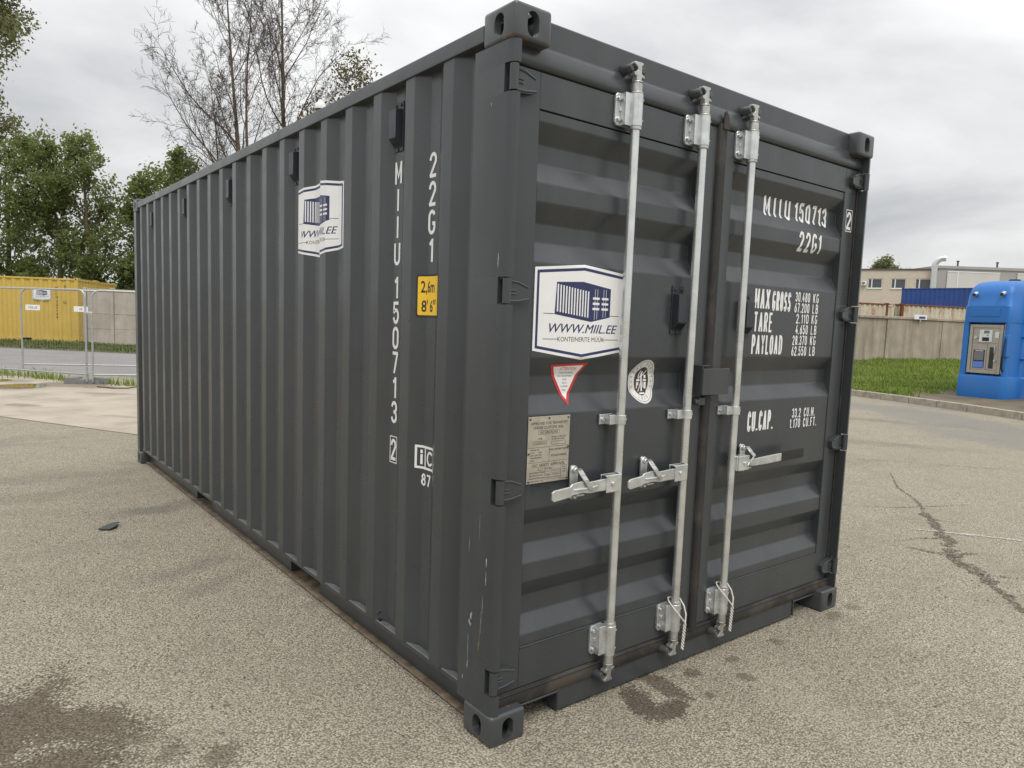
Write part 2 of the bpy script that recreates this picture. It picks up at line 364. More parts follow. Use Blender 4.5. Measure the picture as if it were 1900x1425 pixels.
def leafmat(name, c1, c2, c3, trans=0.35, rough=0.6):
    b = NB(name); gi = b.n('ShaderNodeNewGeometry')
    cc = b.ramp(gi.outputs['Random Per Island'], [(0.0, c1), (0.5, c2), (1.0, c3)])
    cc = b.mix(b.rng(b.noise(0.9, 4), 0.35, 0.65, 0, 0.5), cc, c1)
    b.col(cc); b.rough(rough); b.b.inputs['Specular IOR Level'].default_value = 0.25
    tr = b.n('ShaderNodeBsdfTranslucent'); b.l(cc, tr.inputs[0]); ms = b.n('ShaderNodeMixShader'); ms.inputs[0].default_value = trans
    b.l(b.b.outputs[0], ms.inputs[1]); b.l(tr.outputs[0], ms.inputs[2]); b.l(ms.outputs[0], b.o.inputs[0]); return b.mat
M['grass'] = leafmat('grass_blade', (0.12,0.185,0.025), (0.20,0.29,0.045), (0.33,0.38,0.11))
M['grass2'] = leafmat('verge_grass', (0.07,0.105,0.02), (0.12,0.165,0.035), (0.22,0.21,0.085))
sp = []
while len(sp) < 70000:
    t = rng.random()**1.25; k = rng.random()*(nk-1); j = int(k); fr = k-j
    x = KERB[j][0]*(1-fr)+KERB[j+1][0]*fr+0.16+t*18*0.97; y = KERB[j][1]*(1-fr)+KERB[j+1][1]*fr+t*18*0.28
    if y < -1 or x > 38: continue
    if 16.0 < x < 21.0 and 3.0 < y < 5.9 and x-0.55*(y-5.0) > 15.9 and (y < 5.45+0.25*math.sin(x*5)): continue
    if x < 17.4 and y < 6.1+0.3*math.sin(x*7) and y < 6.0 and x > 16.0 and rng.random() < 0.8: continue
    if x < 19.5 and 2.2 < y < 5.35: continue
    sp.append((x, y, lawn_h(x, y)-0.01))
stuff(blades('lawn_grass', np.array(sp), 0.145, M['grass'], 'fresh green lawn grass between kerb and concrete wall', 0.012, 0.9))
# verge grass on the far left
sp = []
while len(sp) < 20000:
    s = rng.uniform(-5, 14); t = rng.beta(1.4, 1.6)
    ex, ey = 0.0+0.67*s, 29.0-0.742*s; x = ex+0.60*t*6.0+0.2; y = ey+0.75*t*6.0+0.2
    if rng.random() < 0.35+0.65*(math.sin(s*1.9)+math.sin(t*9+s*3.1)+2)/4: sp.append((x, y, 0.0))
blades('verge_grass', np.array(sp), 0.12, M['grass2'], 'rough weedy grass at the foot of the far wall', 0.016, 1.0)
sp = []
for cx, cy, rr, nb, hh in [(-0.35,16.9,0.25,260,0.3),(-0.05,16.35,0.3,320,0.3),(0.12,15.95,0.22,300,0.3),(0.30,15.65,0.2,260,0.3),(0.42,15.25,0.14,240,0.3),(-0.8,17.7,0.35,300,0.3),(1.0,14.42,0.08,120,0.25),(1.14,14.35,0.06,120,0.3),(1.32,14.05,0.22,260,0.2),(1.6,13.75,0.2,180,0.2),(-1.4,18.8,0.5,400,0.3),(-0.6,17.2,0.2,200,0.3)]:
    for _ in range(int(nb*.25)): sp.append((cx+rng.normal()*rr*0.6, cy+rng.normal()*rr*0.6, 0.0))
blades('fence_grass', np.array(sp), 0.20, M['grass'], 'tufts of grass growing along the foot of the mesh fence', 0.008, 0.9)

# kerb: one long run of separate stones
M['kerbstone'] = simple('kerb_concrete', (0.37,0.335,0.27), 0.9, 0, 0.18, 5, 0.3, 60, 0.004, dirt=((0.18,0.155,0.12), 6, 0.5, 0.6))
kerb = bpy.data.objects.new('kerb', None); C.objects.link(kerb); struct(kerb, 'pale concrete kerb edging the lawn'); kerb.location = (15.4,4.0,0)
acc = []
for (ax, ay), (bx, by) in zip(KERB, KERB[1:]):
    L = math.hypot(bx-ax, by-ay); n = max(1, round(L/0.98))
    for i in range(n): acc.append(((ax+(bx-ax)*i/n, ay+(by-ay)*i/n), (ax+(bx-ax)*(i+1)/n, ay+(by-ay)*(i+1)/n)))
for (p, q) in acc:
    dx, dy = q[0]-p[0], q[1]-p[1]; L = math.hypot(dx, dy); ux, uy = dx/L, dy/L; nx, ny = -uy, ux
    if nx < 0: nx, ny = -nx, -ny
    cx, cy = (p[0]+q[0])/2+nx*0.075-15.4, (p[1]+q[1])/2+ny*0.075-4.0; jz = random.uniform(-.004,.004)
    mbk = MB().obox((cx, cy, 0.07+jz), (ux*(L/2-0.006), uy*(L/2-0.006), 0), (nx*0.075, ny*0.075, 0), (0,0,0.08))
    mbk.build('kerb_stone', M['kerbstone'], kerb, bevel=0.012)

# cracks, a chalky line and dirt caught in them: thin ragged sheets just above the asphalt
def granular(name, c1, c2, cover):
    b = NB(name); f = b.noise(24, 4, .6); b.col(b.ramp(f, [(.3, c1), (.7, c2)])); b.rough(.95); g = b.noise(75, 3, .6); k = b.rng(g, 1-cover-.04, 1-cover+.04)
    tr = b.n('ShaderNodeBsdfTransparent'); ms = b.n('ShaderNodeMixShader'); b.l(k, ms.inputs[0]); b.l(tr.outputs[0], ms.inputs[1]); b.l(b.b.outputs[0], ms.inputs[2]); b.l(ms.outputs[0], b.o.inputs[0]); return b.mat
M['crackdirt'] = granular('crack_dirt', (0.075,0.062,0.046), (0.15,0.13,0.10), .49)
M['crackline'] = granular('crack_line', (0.06,0.054,0.046), (0.12,0.11,0.095), .52)
M['chalk'] = granular('chalk_line', (0.38,0.36,0.32), (0.46,0.435,0.39), .58)
def ragged(name, pts, widths, mat, z, step=0.02, jit=0.35, label=None):
    P = []; W = []
    for (a, b_), (wa, wb) in zip(zip(pts, pts[1:]), zip(widths, widths[1:])):
        n = max(2, int(math.dist(a, b_)/step))
        for i in range(n): t = i/n; P.append((a[0]+(b_[0]-a[0])*t, a[1]+(b_[1]-a[1])*t)); W.append(wa+(wb-wa)*t)
    vs = []; off = 0; wl = wr = 0
    for i, (p, w) in enumerate(zip(P, W)):
        q = P[min(i+1, len(P)-1)]; o = P[max(i-1, 0)]; dx, dy = q[0]-o[0], q[1]-o[1]; L = math.hypot(dx, dy) or 1; nx, ny = -dy/L, dx/L
        off = off*0.85+random.gauss(0, w*jit*0.5); wl = wl*0.6+random.gauss(0, w*jit); wr = wr*0.6+random.gauss(0, w*jit)
        a, c_ = max(0.001, w+wl), max(0.001, w+wr)
        vs += [(p[0]+nx*(off+a), p[1]+ny*(off+a), z), (p[0]+nx*(off-c_), p[1]+ny*(off-c_), z)]
    me = bpy.data.meshes.new(name); n = len(P)
    me.from_pydata(vs, [], [(2*i, 2*i+1, 2*i+3, 2*i+2) for i in range(n-1)]); me.materials.append(mat); return struct(link(name, me), label)
ragged('ground_crack', [(6.85,1.72),(6.1,1.30),(5.735,0.99)], [0.006,0.012,0.012], M['crackdirt'], 0.004)
ragged('ground_crack', [(5.735,0.99),(5.03,0.537),(4.51,0.23),(4.08,0.02),(3.80,-0.25),(3.56,-0.44),(3.255,-0.666),(2.95,-0.9)], [0.010,0.030,0.040,0.060,0.034,0.030,0.026,0.02], M['crackdirt'], 0.004)
ragged('ground_crack', [(7.298,2.458),(7.9,1.7),(8.51,0.928)], [0.006,0.006,0.006], M['crackline'], 0.004)
ragged('ground_crack', [(5.9,0.6),(5.2,0.9),(4.75,1.3)], [0.004,0.006,0.003], M['crackline'], 0.004)
ragged('ground_crack', [(5.03,0.537),(5.15,0.30),(5.05,0.12)], [0.008,0.004,0.002], M['crackdirt'], 0.007)
ragged('ground_crack', [(3.80,-0.25),(3.95,-0.45),(3.9,-0.62)], [0.012,0.005,0.002], M['crackdirt'], 0.007)
ragged('ground_crack', [(4.51,0.23),(4.30,0.36),(4.05,0.42)], [0.018,0.010,0.003], M['crackdirt'], 0.007)
ragged('ground_crack', [(4.0,0.30),(4.08,0.02),(4.35,-0.1)], [0.006,0.03,0.004], M['crackdirt'], 0.007)
ragged('chalk_line', [(4.574,0.514),(4.779,0.235),(5.024,-0.13),(5.4,-0.7)], [0.016,0.024,0.022,0.016], M['chalk'], 0.0035)
# loose pebbles and grit on the yard, thicker towards the lower left
M['pebble'] = leafmat('pebble_stone', (0.07,0.06,0.05), (0.26,0.24,0.205), (0.42,0.40,0.35), 0.0, 0.9)
mbp = MB()
ico = bmesh.new(); bmesh.ops.create_icosphere(ico, subdivisions=1, radius=1.0); iv = [v.co.copy() for v in ico.verts]; iff = [tuple(v.index for v in f.verts) for f in ico.faces]; ico.free()
n = 0
while n < 2600:
    x = random.uniform(-2.6, 3.8); y = random.uniform(-1.9, 4.5)
    if 0 < x < 2.44 and y > 0: continue
    w = 0.25+0.75*(x < -0.5 and y < 1.6)
    if random.random() > w: continue
    r = random.choice((0.003, 0.0035, 0.004, 0.005, 0.0065)); a = random.uniform(0, 6.28); ca, sa = math.cos(a), math.sin(a); s1, s2, s3 = random.uniform(.8,1.5), random.uniform(.7,1.1), random.uniform(.45,.8)
    mbp.add([(x+r*(ca*q.x*s1-sa*q.y*s2), y+r*(sa*q.x*s1+ca*q.y*s2), r*s3*(q.z+0.55)) for q in iv], iff); n += 1
stuff(mbp.build('loose_grit', M['pebble']), 'loose pebbles and grit on the asphalt', 'gravel')
# ------------------------------------------------------------------ the shipping container
H, W, L = 2.591, 2.438, 6.058
box_ = thing('shipping_container', 'large dark grey shipping container with white lettering standing in the yard', 'container')
PT = M['paint']; M['skysheendust'] = simple('sky_sheen_and_dust', (0.115,0.117,0.118), .5, 0, .25, 18, dirt=((0.20,0.165,0.12), 12, .56, .5))  # sky reflection painted in as a lighter ledge colour, plus brown dust mottling
def bool_diff(base, cutters):
    """evaluated difference of a mesh with cutter meshes"""
    o = bpy.data.objects.new('tmp', base); C.objects.link(o); tmp = [o]
    for k in cutters:
        q = bpy.data.objects.new('tmp', k); C.objects.link(q); tmp.append(q)
        md = o.modifiers.new('b', 'BOOLEAN'); md.operation = 'DIFFERENCE'; md.object = q; md.solver = 'EXACT'
    bpy.context.view_layer.update()
    me = bpy.data.meshes.new_from_object(o.evaluated_get(bpy.context.evaluated_depsgraph_get()))
    for q in tmp: bpy.data.objects.remove(q)
    return me
def to_mesh(mb, bevel=0, seg=3):
    o = mb.build('tmp', PT, None, bevel=bevel, seg=seg); me = o.data; bpy.data.objects.remove(o); return me
def stadium(cx, cy, w, h, n=8):
    r = w/2; k = h/2-r
    return [(cx+r*math.cos(a), cy+k+r*math.sin(a)) for a in [math.pi*i/n for i in range(n+1)]]+[(cx+r*math.cos(a), cy-k+r*math.sin(a)) for a in [math.pi+math.pi*i/n for i in range(n+1)]]
def casting_mesh(top):
    body = to_mesh(MB().box(0, .162, 0, .178, 0, .118), bevel=0.013)
    cut = [to_mesh(MB().prism(stadium(.079, .056, .050, .084), 'y', -.05, .1)), to_mesh(MB().prism(stadium(.086, .056, .054, .080), 'x', -.05, .1))]
    cut.append(to_mesh(MB().box(.03, .135, .03, .15, .014, .104)))
    if top: cut.append(to_mesh(MB().prism([(x, y) for x, y in stadium(.081, .089, .064, .124)], 'z', .08, .2)))
    me = bool_diff(body, cut); me.materials.clear(); me.materials.append(M['casting']); return me
cm = {False: casting_mesh(False), True: casting_mesh(True)}
def mirrored(me, sx, sy, dx, dy, dz):
    bm = bmesh.new(); bm.from_mesh(me)
    for v in bm.verts: v.co = Vector((dx+sx*v.co.x, dy+sy*v.co.y, dz+v.co.z))
    if sx*sy < 0: bmesh.ops.reverse_faces(bm, faces=bm.faces)
    r = bpy.data.meshes.new(me.name); bm.to_mesh(r); bm.free(); r.materials.append(M['casting']); r.shade_smooth(); r.set_sharp_from_angle(angle=R(30)); return r
for top in (False, True):
    for sx, dx in ((1, 0), (-1, W)):
        for sy, dy in ((1, 0), (-1, L)):
            link('corner_casting', mirrored(cm[top], sx, sy, dx, dy, H-.118 if top else 0), box_)
# dark plugs inside are the real hollow of the casting; nothing else needed

HZ = [0.24, 0.943, 1.647, 2.352]; HH = 0.047           # hinge heights
full = [(.003,.223),(.003,.034),(.006,.020),(.0125,.009),(.022,.004),(.036,.003),(.036,.078),(.075,.085),(.075,.223)]
cutp = [(.003,.223),(.003,.050),(.020,.050),(.036,.056),(.036,.078),(.075,.085),(.075,.223)]
for side in (0, 1):
    mb = MB(); z = 0.118
    fx = (lambda p: p) if side == 0 else (lambda p: (W-p[0], p[1]))
    for hz in HZ+[None]:
        z1 = hz-HH if hz else H-.118
        mb.prism([fx(p) for p in full], 'z', z, z1)
        if hz: mb.prism([fx(p) for p in cutp], 'z', hz-HH, hz+HH); z = hz+HH
    mb.build('corner_post', M['post'], box_, smooth=40)
for side in (0, 1):
    q = [(.004, L-.003),(.004, L-.10),(.05, L-.11),(.10, L-.04),(.10, L-.003)]
    MB().prism([(p[0] if side == 0 else W-p[0], p[1]) for p in q], 'z', .118, H-.118).build('corner_post', M['post'], box_, bevel=0.003)

# corrugated side: crest 72 mm, slope 69, trough 71, slope 70; depth 36 mm
PITCH, Y0, XC, XT = 0.2825, 0.446, 0.012, 0.048
def folds(y0=.224, y1=5.97):
    P = []
    k = -1
    while Y0+k*PITCH < y1:
        b0 = Y0+k*PITCH; P += [(b0, XC), (b0+.069, XT), (b0+.140, XT), (b0+.210, XC)]; k += 1
    return P
FOLDS = folds()
def side_x(y):
    for (a, xa), (b_, xb) in zip(FOLDS, FOLDS[1:]):
        if a <= y <= b_: return xa+(xb-xa)*(y-a)/(b_-a)
    return XT
def side_sheet(mirror):
    ys = [.222]+[a for a, _ in FOLDS if .222 < a < L-.075]+[L-.075]
    zs = [.155, 2.502]
    # small bend radius at each fold
    yy = []
    for y in ys:
        if y in (ys[0], ys[-1]): yy.append(y)
        else: yy += [y-.004, y-.0014, y+.0014, y+.004]
    def sx(y): return (side_x(y-.0035)+side_x(y)*2+side_x(y+.0035))/4 if .24 < y < L-.08 else side_x(y)
    vs = []; fs = []
    for y in yy:
        x = sx(y); x = W-x if mirror else x
        vs += [(x, y, zs[0]), (x, y, zs[1])]
    for i in range(len(yy)-1): fs.append((2*i, 2*i+2, 2*i+3, 2*i+1))
    mb = MB().add(vs, fs); return mb.build('side_panel', PT, box_, smooth=50, wn_=True)
side_sheet(False); side_sheet(True)
for s in (0, 1):
    fx = (lambda x: x) if s == 0 else (lambda x: W-x)
    a, b_ = sorted((fx(.004), fx(.064))); MB().box(a, b_, .178, L-.178, 2.500, 2.558).build('top_rail', PT, box_, bevel=0.006)
    # bottom rail: lip, recessed web with four fork pockets, dirty bottom flange
    a, b_ = sorted((fx(.0185), fx(.0895))); MB().box(a, b_, .178, L-.178, .150, .158).build('rail_ledge', M['skysheendust'], box_, bevel=.002, seg=1)
    mb = MB()
    a, b_ = sorted((fx(.018), fx(.0205))); mb.box(a, b_, .178, L-.178, .138, .1498); a, b_ = sorted((fx(.0205), fx(.078))); mb.box(a, b_, .178, L-.178, .1462, .1498)
    y = .178
    for p0, p1 in ((1.69, 2.11), (3.72, 4.14), (L-.178, 0)):
        a, b_ = sorted((fx(.078), fx(.084))); mb.box(a, b_, y, p0, .018, .150); y = p1
    mb.build('bottom_rail', PT, box_, smooth=0)
    mb = MB(); a, b_ = sorted((fx(.046), fx(.30))); mb.box(a, b_, .178, L-.178, .012, .018)
    mb.build('rail_flange', M['dirtysteel'], box_, smooth=0)
# pocket walls and floor structure
for p0, p1 in ((1.69, 2.11), (3.72, 4.14)):
    MB().box(.085, W-.085, p0-.006, p0-.001, .019, .148).build('fork_pocket_wall', PT, box_, smooth=0); MB().box(.085, W-.085, p1+.001, p1+.006, .019, .148).build('fork_pocket_wall', PT, box_, smooth=0)
MB().box(.09, W-.09, .10, L-.05, .159, .185).build('floor', M['dirtysteel'], box_, smooth=0)
for i, y in enumerate([.5+.42*k for k in range(13)]):
    if not any(p0-.05 < y < p1+.05 for p0, p1 in ((1.69,2.11),(3.72,4.14))): MB().box(.09, W-.09, y, y+.05, .03, .149).build('cross_member', PT, box_, smooth=0)
# roof sheet with shallow cross corrugations, far end wall
vs = []; fs = []; yy = []; y = .18
while y < L-.2:
    yy += [(y, 2.563), (y+.06, 2.563), (y+.08, 2.545), (y+.13, 2.545)]; y += .209
for y, z in yy: vs += [(.06, y, z), (W-.06, y, z)]
for i in range(len(yy)-1): fs.append((2*i, 2*i+1, 2*i+3, 2*i+2))
MB().add(vs, fs).build('roof_panel', PT, box_)
MB().box(.10, W-.10, L-.064, L-.004, 2.49, 2.56).build('end_rail', PT, box_, bevel=.004); MB().box(.10, W-.10, L-.064, L-.004, .012, .16).build('end_rail', PT, box_, bevel=.004)
vs = []; fs = []; xx = []; x = .1
while x < W-.3: xx += [(x, L-.02), (x+.11, L-.02), (x+.125, L-.06), (x+.235, L-.06)]; x += .25
xx.append((W-.1, L-.02))
for x, y in xx: vs += [(x, y, .15), (x, y, 2.5)]
for i in range(len(xx)-1): fs.append((2*i, 2*i+1, 2*i+3, 2*i+2))
MB().add(vs, fs).build('end_panel', PT, box_)
mb = MB(); mb.box(.1, W-.1, .10, .12, 2.49, 2.55); mb.box(.05, W-.05, .115, 0.18, 2.545, 2.562); mb.build('header_back', PT, box_)

# door end: header, drip gutter, sill, gasket band
mb = MB(); mb.prism([(.057,2.470),(.057,2.582),(.064,2.588),(.115,2.588),(.115,2.470)], 'x', .1625, W-.1625)
mb.box(.075, W-.075, .063, .115, 2.44, 2.4725); mb.build('door_header', PT, box_, bevel=.003)
gut = [(.075,2.412),(.058,2.411),(.048,2.415),(.042,2.423),(.0405,2.434),(.0415,2.448),(.045,2.464),(.050,2.480),(.0555,2.496),(.075,2.500)]
MB().prism(gut, 'x', .037, W-.037).build('drip_gutter', PT, box_, smooth=60)
mb = MB()
mb.prism([(.3665,.012),(2.0715,.012),(2.0715,.0885),(2.2755,.0885),(2.2755,.1005),(.1625,.1005),(.1625,.0885),(.3665,.0885)], 'y', .055, .115)
mb.box(.366, .374, .048, .055, .012, .0945); mb.box(2.064, 2.072, .048, .055, .012, .0945); mb.box(.1625, .374, .048, .055, .0885, .0965); mb.box(2.064, 2.2755, .048, .055, .0885, .0965)
mb.box(.1625, .3665, .16, .165, .012, .0885, 1); mb.box(2.0715, 2.2755, .16, .165, .012, .0885, 1)
mb.build('door_sill', [PT, M['dirtysteel']], box_, bevel=.002, seg=1)
mb = MB(); mb.prism([(.06,.098),(.050,.100),(.044,.112),(.043,.130),(.046,.148),(.052,.160),(.075,.168),(.09,.168),(.09,.098)], 'x', .037, W-.037)
mb.tube([(.04,.043,.158),(W-.04,.043,.158)], .0045, 6); mb.build('sill_gasket', M['gasket'], box_, smooth=50)

# ---- doors.  DP: panel profile (z, y)
DC, DT = 0.055, 0.095
DP = [(.324,DC),(.369,DC),(.432,DT),(.507,DT),(.575,DC),(.646,DC),(.709,DT),(.784,DT),(.852,DC),(1.207,DC),(1.273,DT),(1.345,DT),(1.415,DC),(1.759,DC),(1.832,DT),(1.901,DT),(1.970,DC),(2.037,DC),(2.109,DT),(2.178,DT),(2.245,DC),(2.280,DC)]
def door_y(z):
    for (a, ya), (b_, yb) in zip(DP, DP[1:]):
        if a <= z <= b_: return ya+(yb-ya)*(z-a)/(b_-a)
    return DC
def make_door(name, x0, x1, px0, px1, label):
    """x0..x1 door leaf, px0..px1 its corrugated panel"""
    mb = MB()
    mb.box(x0, px0, .052, .100, .166, 2.408); mb.box(px1, x1, .052, .100, .166, 2.408)
    mb.box(px0, px1, .0525, .100, 2.2845, 2.408); mb.box(px0, px1, .0515, .100, .166, .3225)
    d = mb.build(name, PT, box_, bevel=.003)
    zz = []
    for i, (z, y) in enumerate(DP):
        if 0 < i < len(DP)-1: zz += [z-.005, z-.0017, z+.0017, z+.005]
        else: zz.append(z)
    def dy(z): return (door_y(max(.324, z-.0045))+2*door_y(z)+door_y(min(2.28, z+.0045)))/4
    vs = []
    for z in zz: vs += [(px0-.002, dy(z)+.0012, z), (px1+.002, dy(z)+.0012, z)]
    MB().add(vs, [(2*i, 2*i+1, 2*i+3, 2*i+2) for i in range(len(zz)-1)]).build('door_panel', PT, d, smooth=60, wn_=True)
    # weld beads along both panel ends and the lower seam
    mb = MB()
    for x in (px0+.002, px1-.002): mb.tube([(x, dy(z)-.0005, z) for z in zz], .0026, 5)
    mb.tube([(px0, .0525, .3235), (px1, .0525, .3235)], .0034, 6); mb.build('weld_bead', PT, d, smooth=80)
    if label: d['label'] = label
    return d
dL = make_door('door', .040, 1.163, .163, 1.060, 'left door leaf with two locking rods and stickers')
dR = make_door('door', 1.214, 2.374, 1.290, 2.270, 'right door leaf with one locking rod and white lettering')
# rubber gaskets round the leaves
mb = MB(); mb.prism([(1.163,.060),(1.166,.040),(1.176,.032),(1.190,.034),(1.200,.040),(1.212,.038),(1.2135,.060)], 'z', .150, 2.425); mb.build('centre_gasket', M['rubber'], dR, smooth=50)
MB().box(1.160, 1.2139, .060, .095, .15, 2.41).build('joint_backing', M['rubber'], dR)
mb = MB(); mb.box(2.3745, 2.4015, .066, .10, .16, 2.42); mb.tube([(2.383,.060,.17),(2.383,.060,2.41)], .008, 8); mb.tube([(2.395,.052,.17),(2.395,.052,2.41)], .006, 8); mb.build('edge_gasket', M['rubber'], dR, smooth=50)
mb = MB(); mb.box(.0365, .0395, .056, .10, .16, 2.41); mb.build('edge_gasket', M['rubber'], dL, smooth=50)
# cover flap over the centre joint at the gutter
mb = MB(); mb.prism([(1.172,2.40),(1.176,2.468),(1.186,2.478),(1.208,2.45),(1.214,2.40)], 'y', .026, .034); mb.build('gasket_flap', M['rubber'], dR, bevel=.002)

# hinges: knuckle in the post slot and a ribbed leaf on the door
def hinge(parent, side, z):
    fx = (lambda x: x) if side == 0 else (lambda x: W-x)
    mb = MB(); mb.cyl((fx(.021), .0195, z-.0425), (fx(.021), .0195, z+.0425), .0155, 16)
    leaf = [(.021,-.041),(.060,-.041),(.105,-.036),(.131,-.026),(.136,-.008),(.136,.012),(.118,.024),(.085,.037),(.060,.041),(.021,.041)]
    mb.prism([(fx(x), z+q) for x, q in leaf], 'y', .030, .0515)
    for q0, q1 in (((.030,.036),(.122,.016)), ((.030,-.034),(.126,-.024))):
        mb.tube([(fx(q0[0]), .0295, z+q0[1]), (fx((q0[0]+q1[0])/2), .0295, z+(q0[1]*.8+q1[1]*.2)), (fx(q1[0]), .0305, z+q1[1])], .0042, 6)
    mb.tube([(fx(.034), .0295, z+.004), (fx(.068), .0295, z+.003)], .0036, 6); mb.tube([(fx(.034), .0295, z-.008), (fx(.068), .0295, z-.009)], .0036, 6)
    mb.build('hinge', PT, parent, smooth=40)
for z in HZ: hinge(dL, 0, z); hinge(dR, 1, z)

# locking rods
RY, RR = 0.012, 0.0180
def rod(parent, x, flip, tone):
    mb = MB(); mb.cyl((x, RY, .330), (x, RY, 2.292), RR, 24); mb.build('locking_rod', M['zincpipe'], parent, smooth=60)
    for zb, up in ((2.357, 1), (.265, -1)):
        mb = MB(); h = .060
        # sleeve, flange plate, rim rings
        mb.cyl((x, RY, zb-h), (x, RY, zb+h), .0258, 24)
        mb.prism([(x-.081, zb-h+.012), (x-.074, zb-h+.002), (x-.068, zb-h), (x-.015, zb-h), (x-.015, zb+h), (x-.068, zb+h), (x-.074, zb+h-.002), (x-.081, zb+h-.012)], 'y', .040, .0515)
        mb.box(x-.056, x-.010, .012, .040, zb-h, zb+h)
        mb.box(x-.061, x-.053, .034, .041, zb-.008, zb+.008)
        for q in (-.038, .038):
            mb.cyl((x-.068, .030, zb+q), (x-.068, .041, zb+q), .0095, 6); mb.cyl((x+.0200, RY-.0175, zb+q), (x+.0212, RY-.0200, zb+q), .0052, 10, 1)
        mb.build('rod_bracket', [M['zinc'], M['darkhole']], parent, bevel=.0015, seg=1)
        mb = MB()
        def ring(z0, z1, r): mb.cyl((x, RY, z0), (x, RY, z1), r, 20)
        e = zb+up*h
        MB().cyl((x, RY, zb-up*h-up*.012), (x, RY, zb-up*h), .0245, 20).build('rod_collar', M['castzinc'], parent, bevel=.002)
        ring(e, e+up*.008, .0245); ring(e+up*.008, e+up*.040, .0205); ring(e+up*.040, e+up*.046, .0225)
        # forked cam head
        k = e+up*.046
        mb.prism([(x-.013, k), (x+.013, k), (x+.016, k+up*.018), (x+.030, k+up*.014), (x+.031, k+up*.022), (x+.014, k+up*.030), (x+.012, k+up*.058), (x+.022, k+up*.064), (x+.018, k+up*.072), (x-.026, k+up*.070), (x-.028, k+up*.062), (x-.010, k+up*.052), (x-.008, k+up*.040), (x-.028, k+up*.030), (x-.026, k+up*.020), (x-.014, k+up*.018)], 'y', RY-.010, RY+.016)
        mb.build('rod_cam', M['castzinc'], parent, bevel=.003, seg=2)
        # keeper welded to header / sill
        kz = k+up*.046; y1 = .057 if up > 0 else .055
        for sgn, rr in ((-1, .019), (1, .017)):
            mb = MB(); mb.tube([(x+sgn*.034, y1, kz), (x+sgn*.034, .034, kz), (x+sgn*.031, .010, kz+.002)], [rr*1.2, rr*.95, rr*.7], 14)
            mb.build('cam_keeper', M['casting'] if tone else M['paint'], box_, bevel=.003, smooth=50)
    # mid clamp
    zc = 1.172; mb = MB(); mb.cyl((x, RY, zc-.019), (x, RY, zc+.019), .0238, 20); mb.box(x-.082, x-.015, .044, .0515, zc-.020, zc+.020); mb.box(x-.056, x-.012, .014, .044, zc-.019, zc+.019)
    mb.cyl((x-.068, .036, zc), (x-.068, .045, zc), .009, 6); mb.cyl((x+.0205, RY-.014, zc), (x+.0215, RY-.0165, zc), .0045, 10, 1)
    mb.build('rod_clamp', [M['zinc'], M['darkhole']], parent, bevel=.0012, seg=1)
def handle(parent, x, s, keep, end, grip=False):
    """s = -1: handle points left of the rod, +1: right"""
    z = .925; mb = MB(); y = -.012
    # hub bracket folded round the bar
    a, b_ = sorted((x+s*.012, x+s*.092)); mb.box(a, b_, -.022, -.016, z-.034, z+.034); mb.box(a, b_, .010, .016, z-.034, z+.034); a2, b2 = sorted((x+s*.004, x+s*.03)); mb.box(a2, b2, -.016, .010, z-.034, z+.034)
    mb.box(a, b_, -.016, .010, z+.029, z+.034)
    mb.cyl((x+s*.058, -.028, z), (x+s*.058, -.022, z), .009, 10)
    k = x+s*.05
    if not grip:
        zz = [(k, z+.024), (keep-s*.035, z+.018), (keep, z+.026), (keep+s*.055, z+.020), (keep+s*.066, z+.010), (end-s*.012, z+.004), (end, z-.004), (end, z-.030), (end-s*.010, z-.038), (keep+s*.066, z-.030), (keep+s*.055, z-.024), (keep, z-.020), (keep-s*.035, z-.026), (k, z-.022)]
        mb.prism(zz, 'y', y-.0045, y+.0045)
        mb.tube([(keep-s*.075, y-.006, z), (keep-s*.04, y-.008, z-.004), (keep+s*.05, y-.006, z-.004)], [.003, .007, .004], 6)
    else:
        zz = [(k, z+.018), (keep-.03, z+.012), (keep+.02, z+.012), (keep+.12, z+.016), (1.735, z+.020), (end, z+.026), (end, z-.014), (1.735, z-.018), (keep+.12, z-.022), (keep+.02, z-.022), (keep-.03, z-.016), (k, z-.016)]
        mb.prism(zz, 'y', y-.0045, y+.0045)
    mb.build('handle', M['zinc'], parent, bevel=.0015, seg=1)
    if grip:
        mb = MB(); mb.prism([(1.735, z+.022), (end+.003, z+.028), (end+.003, z-.017), (1.735, z-.021)], 'y', y-.0065, y+.0065); mb.build('handle_grip', M['tape'], parent, bevel=.002)
    # keeper: back plate with bolt, and a swinging hasp over the bar
    mb = MB(); mb.prism(stadium(keep, z+.010, .040, .132), 'y', .036, .046); mb.cyl((keep, .0265, z-.045), (keep, .037, z-.045), .010, 8); mb.box(keep-.020, keep+.020, -.004, .036, z-.036, z-.028)
    mb.cyl((keep, .024, z+.058), (keep, .037, z+.058), .012, 10); mb.cyl((keep, .046, z-.045), (keep, .0545, z-.045), .015, 8); mb.cyl((keep, .046, z+.062), (keep, .0545, z+.062), .015, 8)
    mb.build('handle_keeper', M['zinc'], parent, bevel=.002, seg=1)
    mb = MB(); st_ = [(keep+.006, .020, z+.066), (keep+.004, .008, z+.060), (keep+.004, -.008, z+.044), (keep+.008, -.022, z+.028), (keep-s*.024, -.026, z+.004), (keep-s*.036, -.026, z-.012)]
    for i in range(len(st_)-1):
        a, b_ = Vector(st_[i]), Vector(st_[i+1]); d = (b_-a); n_ = Vector((1,0,0)) if abs(d.x) < .03 else Vector((.6,0,-.8*(-s)))
        mb.obox((a+b_)/2, d*.54, n_.normalized()*.0125, d.cross(n_).normalized()*.003)
    mb.build('hasp', M['castzinc'], parent, bevel=.002, seg=1)
rod(dL, .604, False, 0); rod(dL, 1.015, False, 1); rod(dR, 1.364, True, 1)
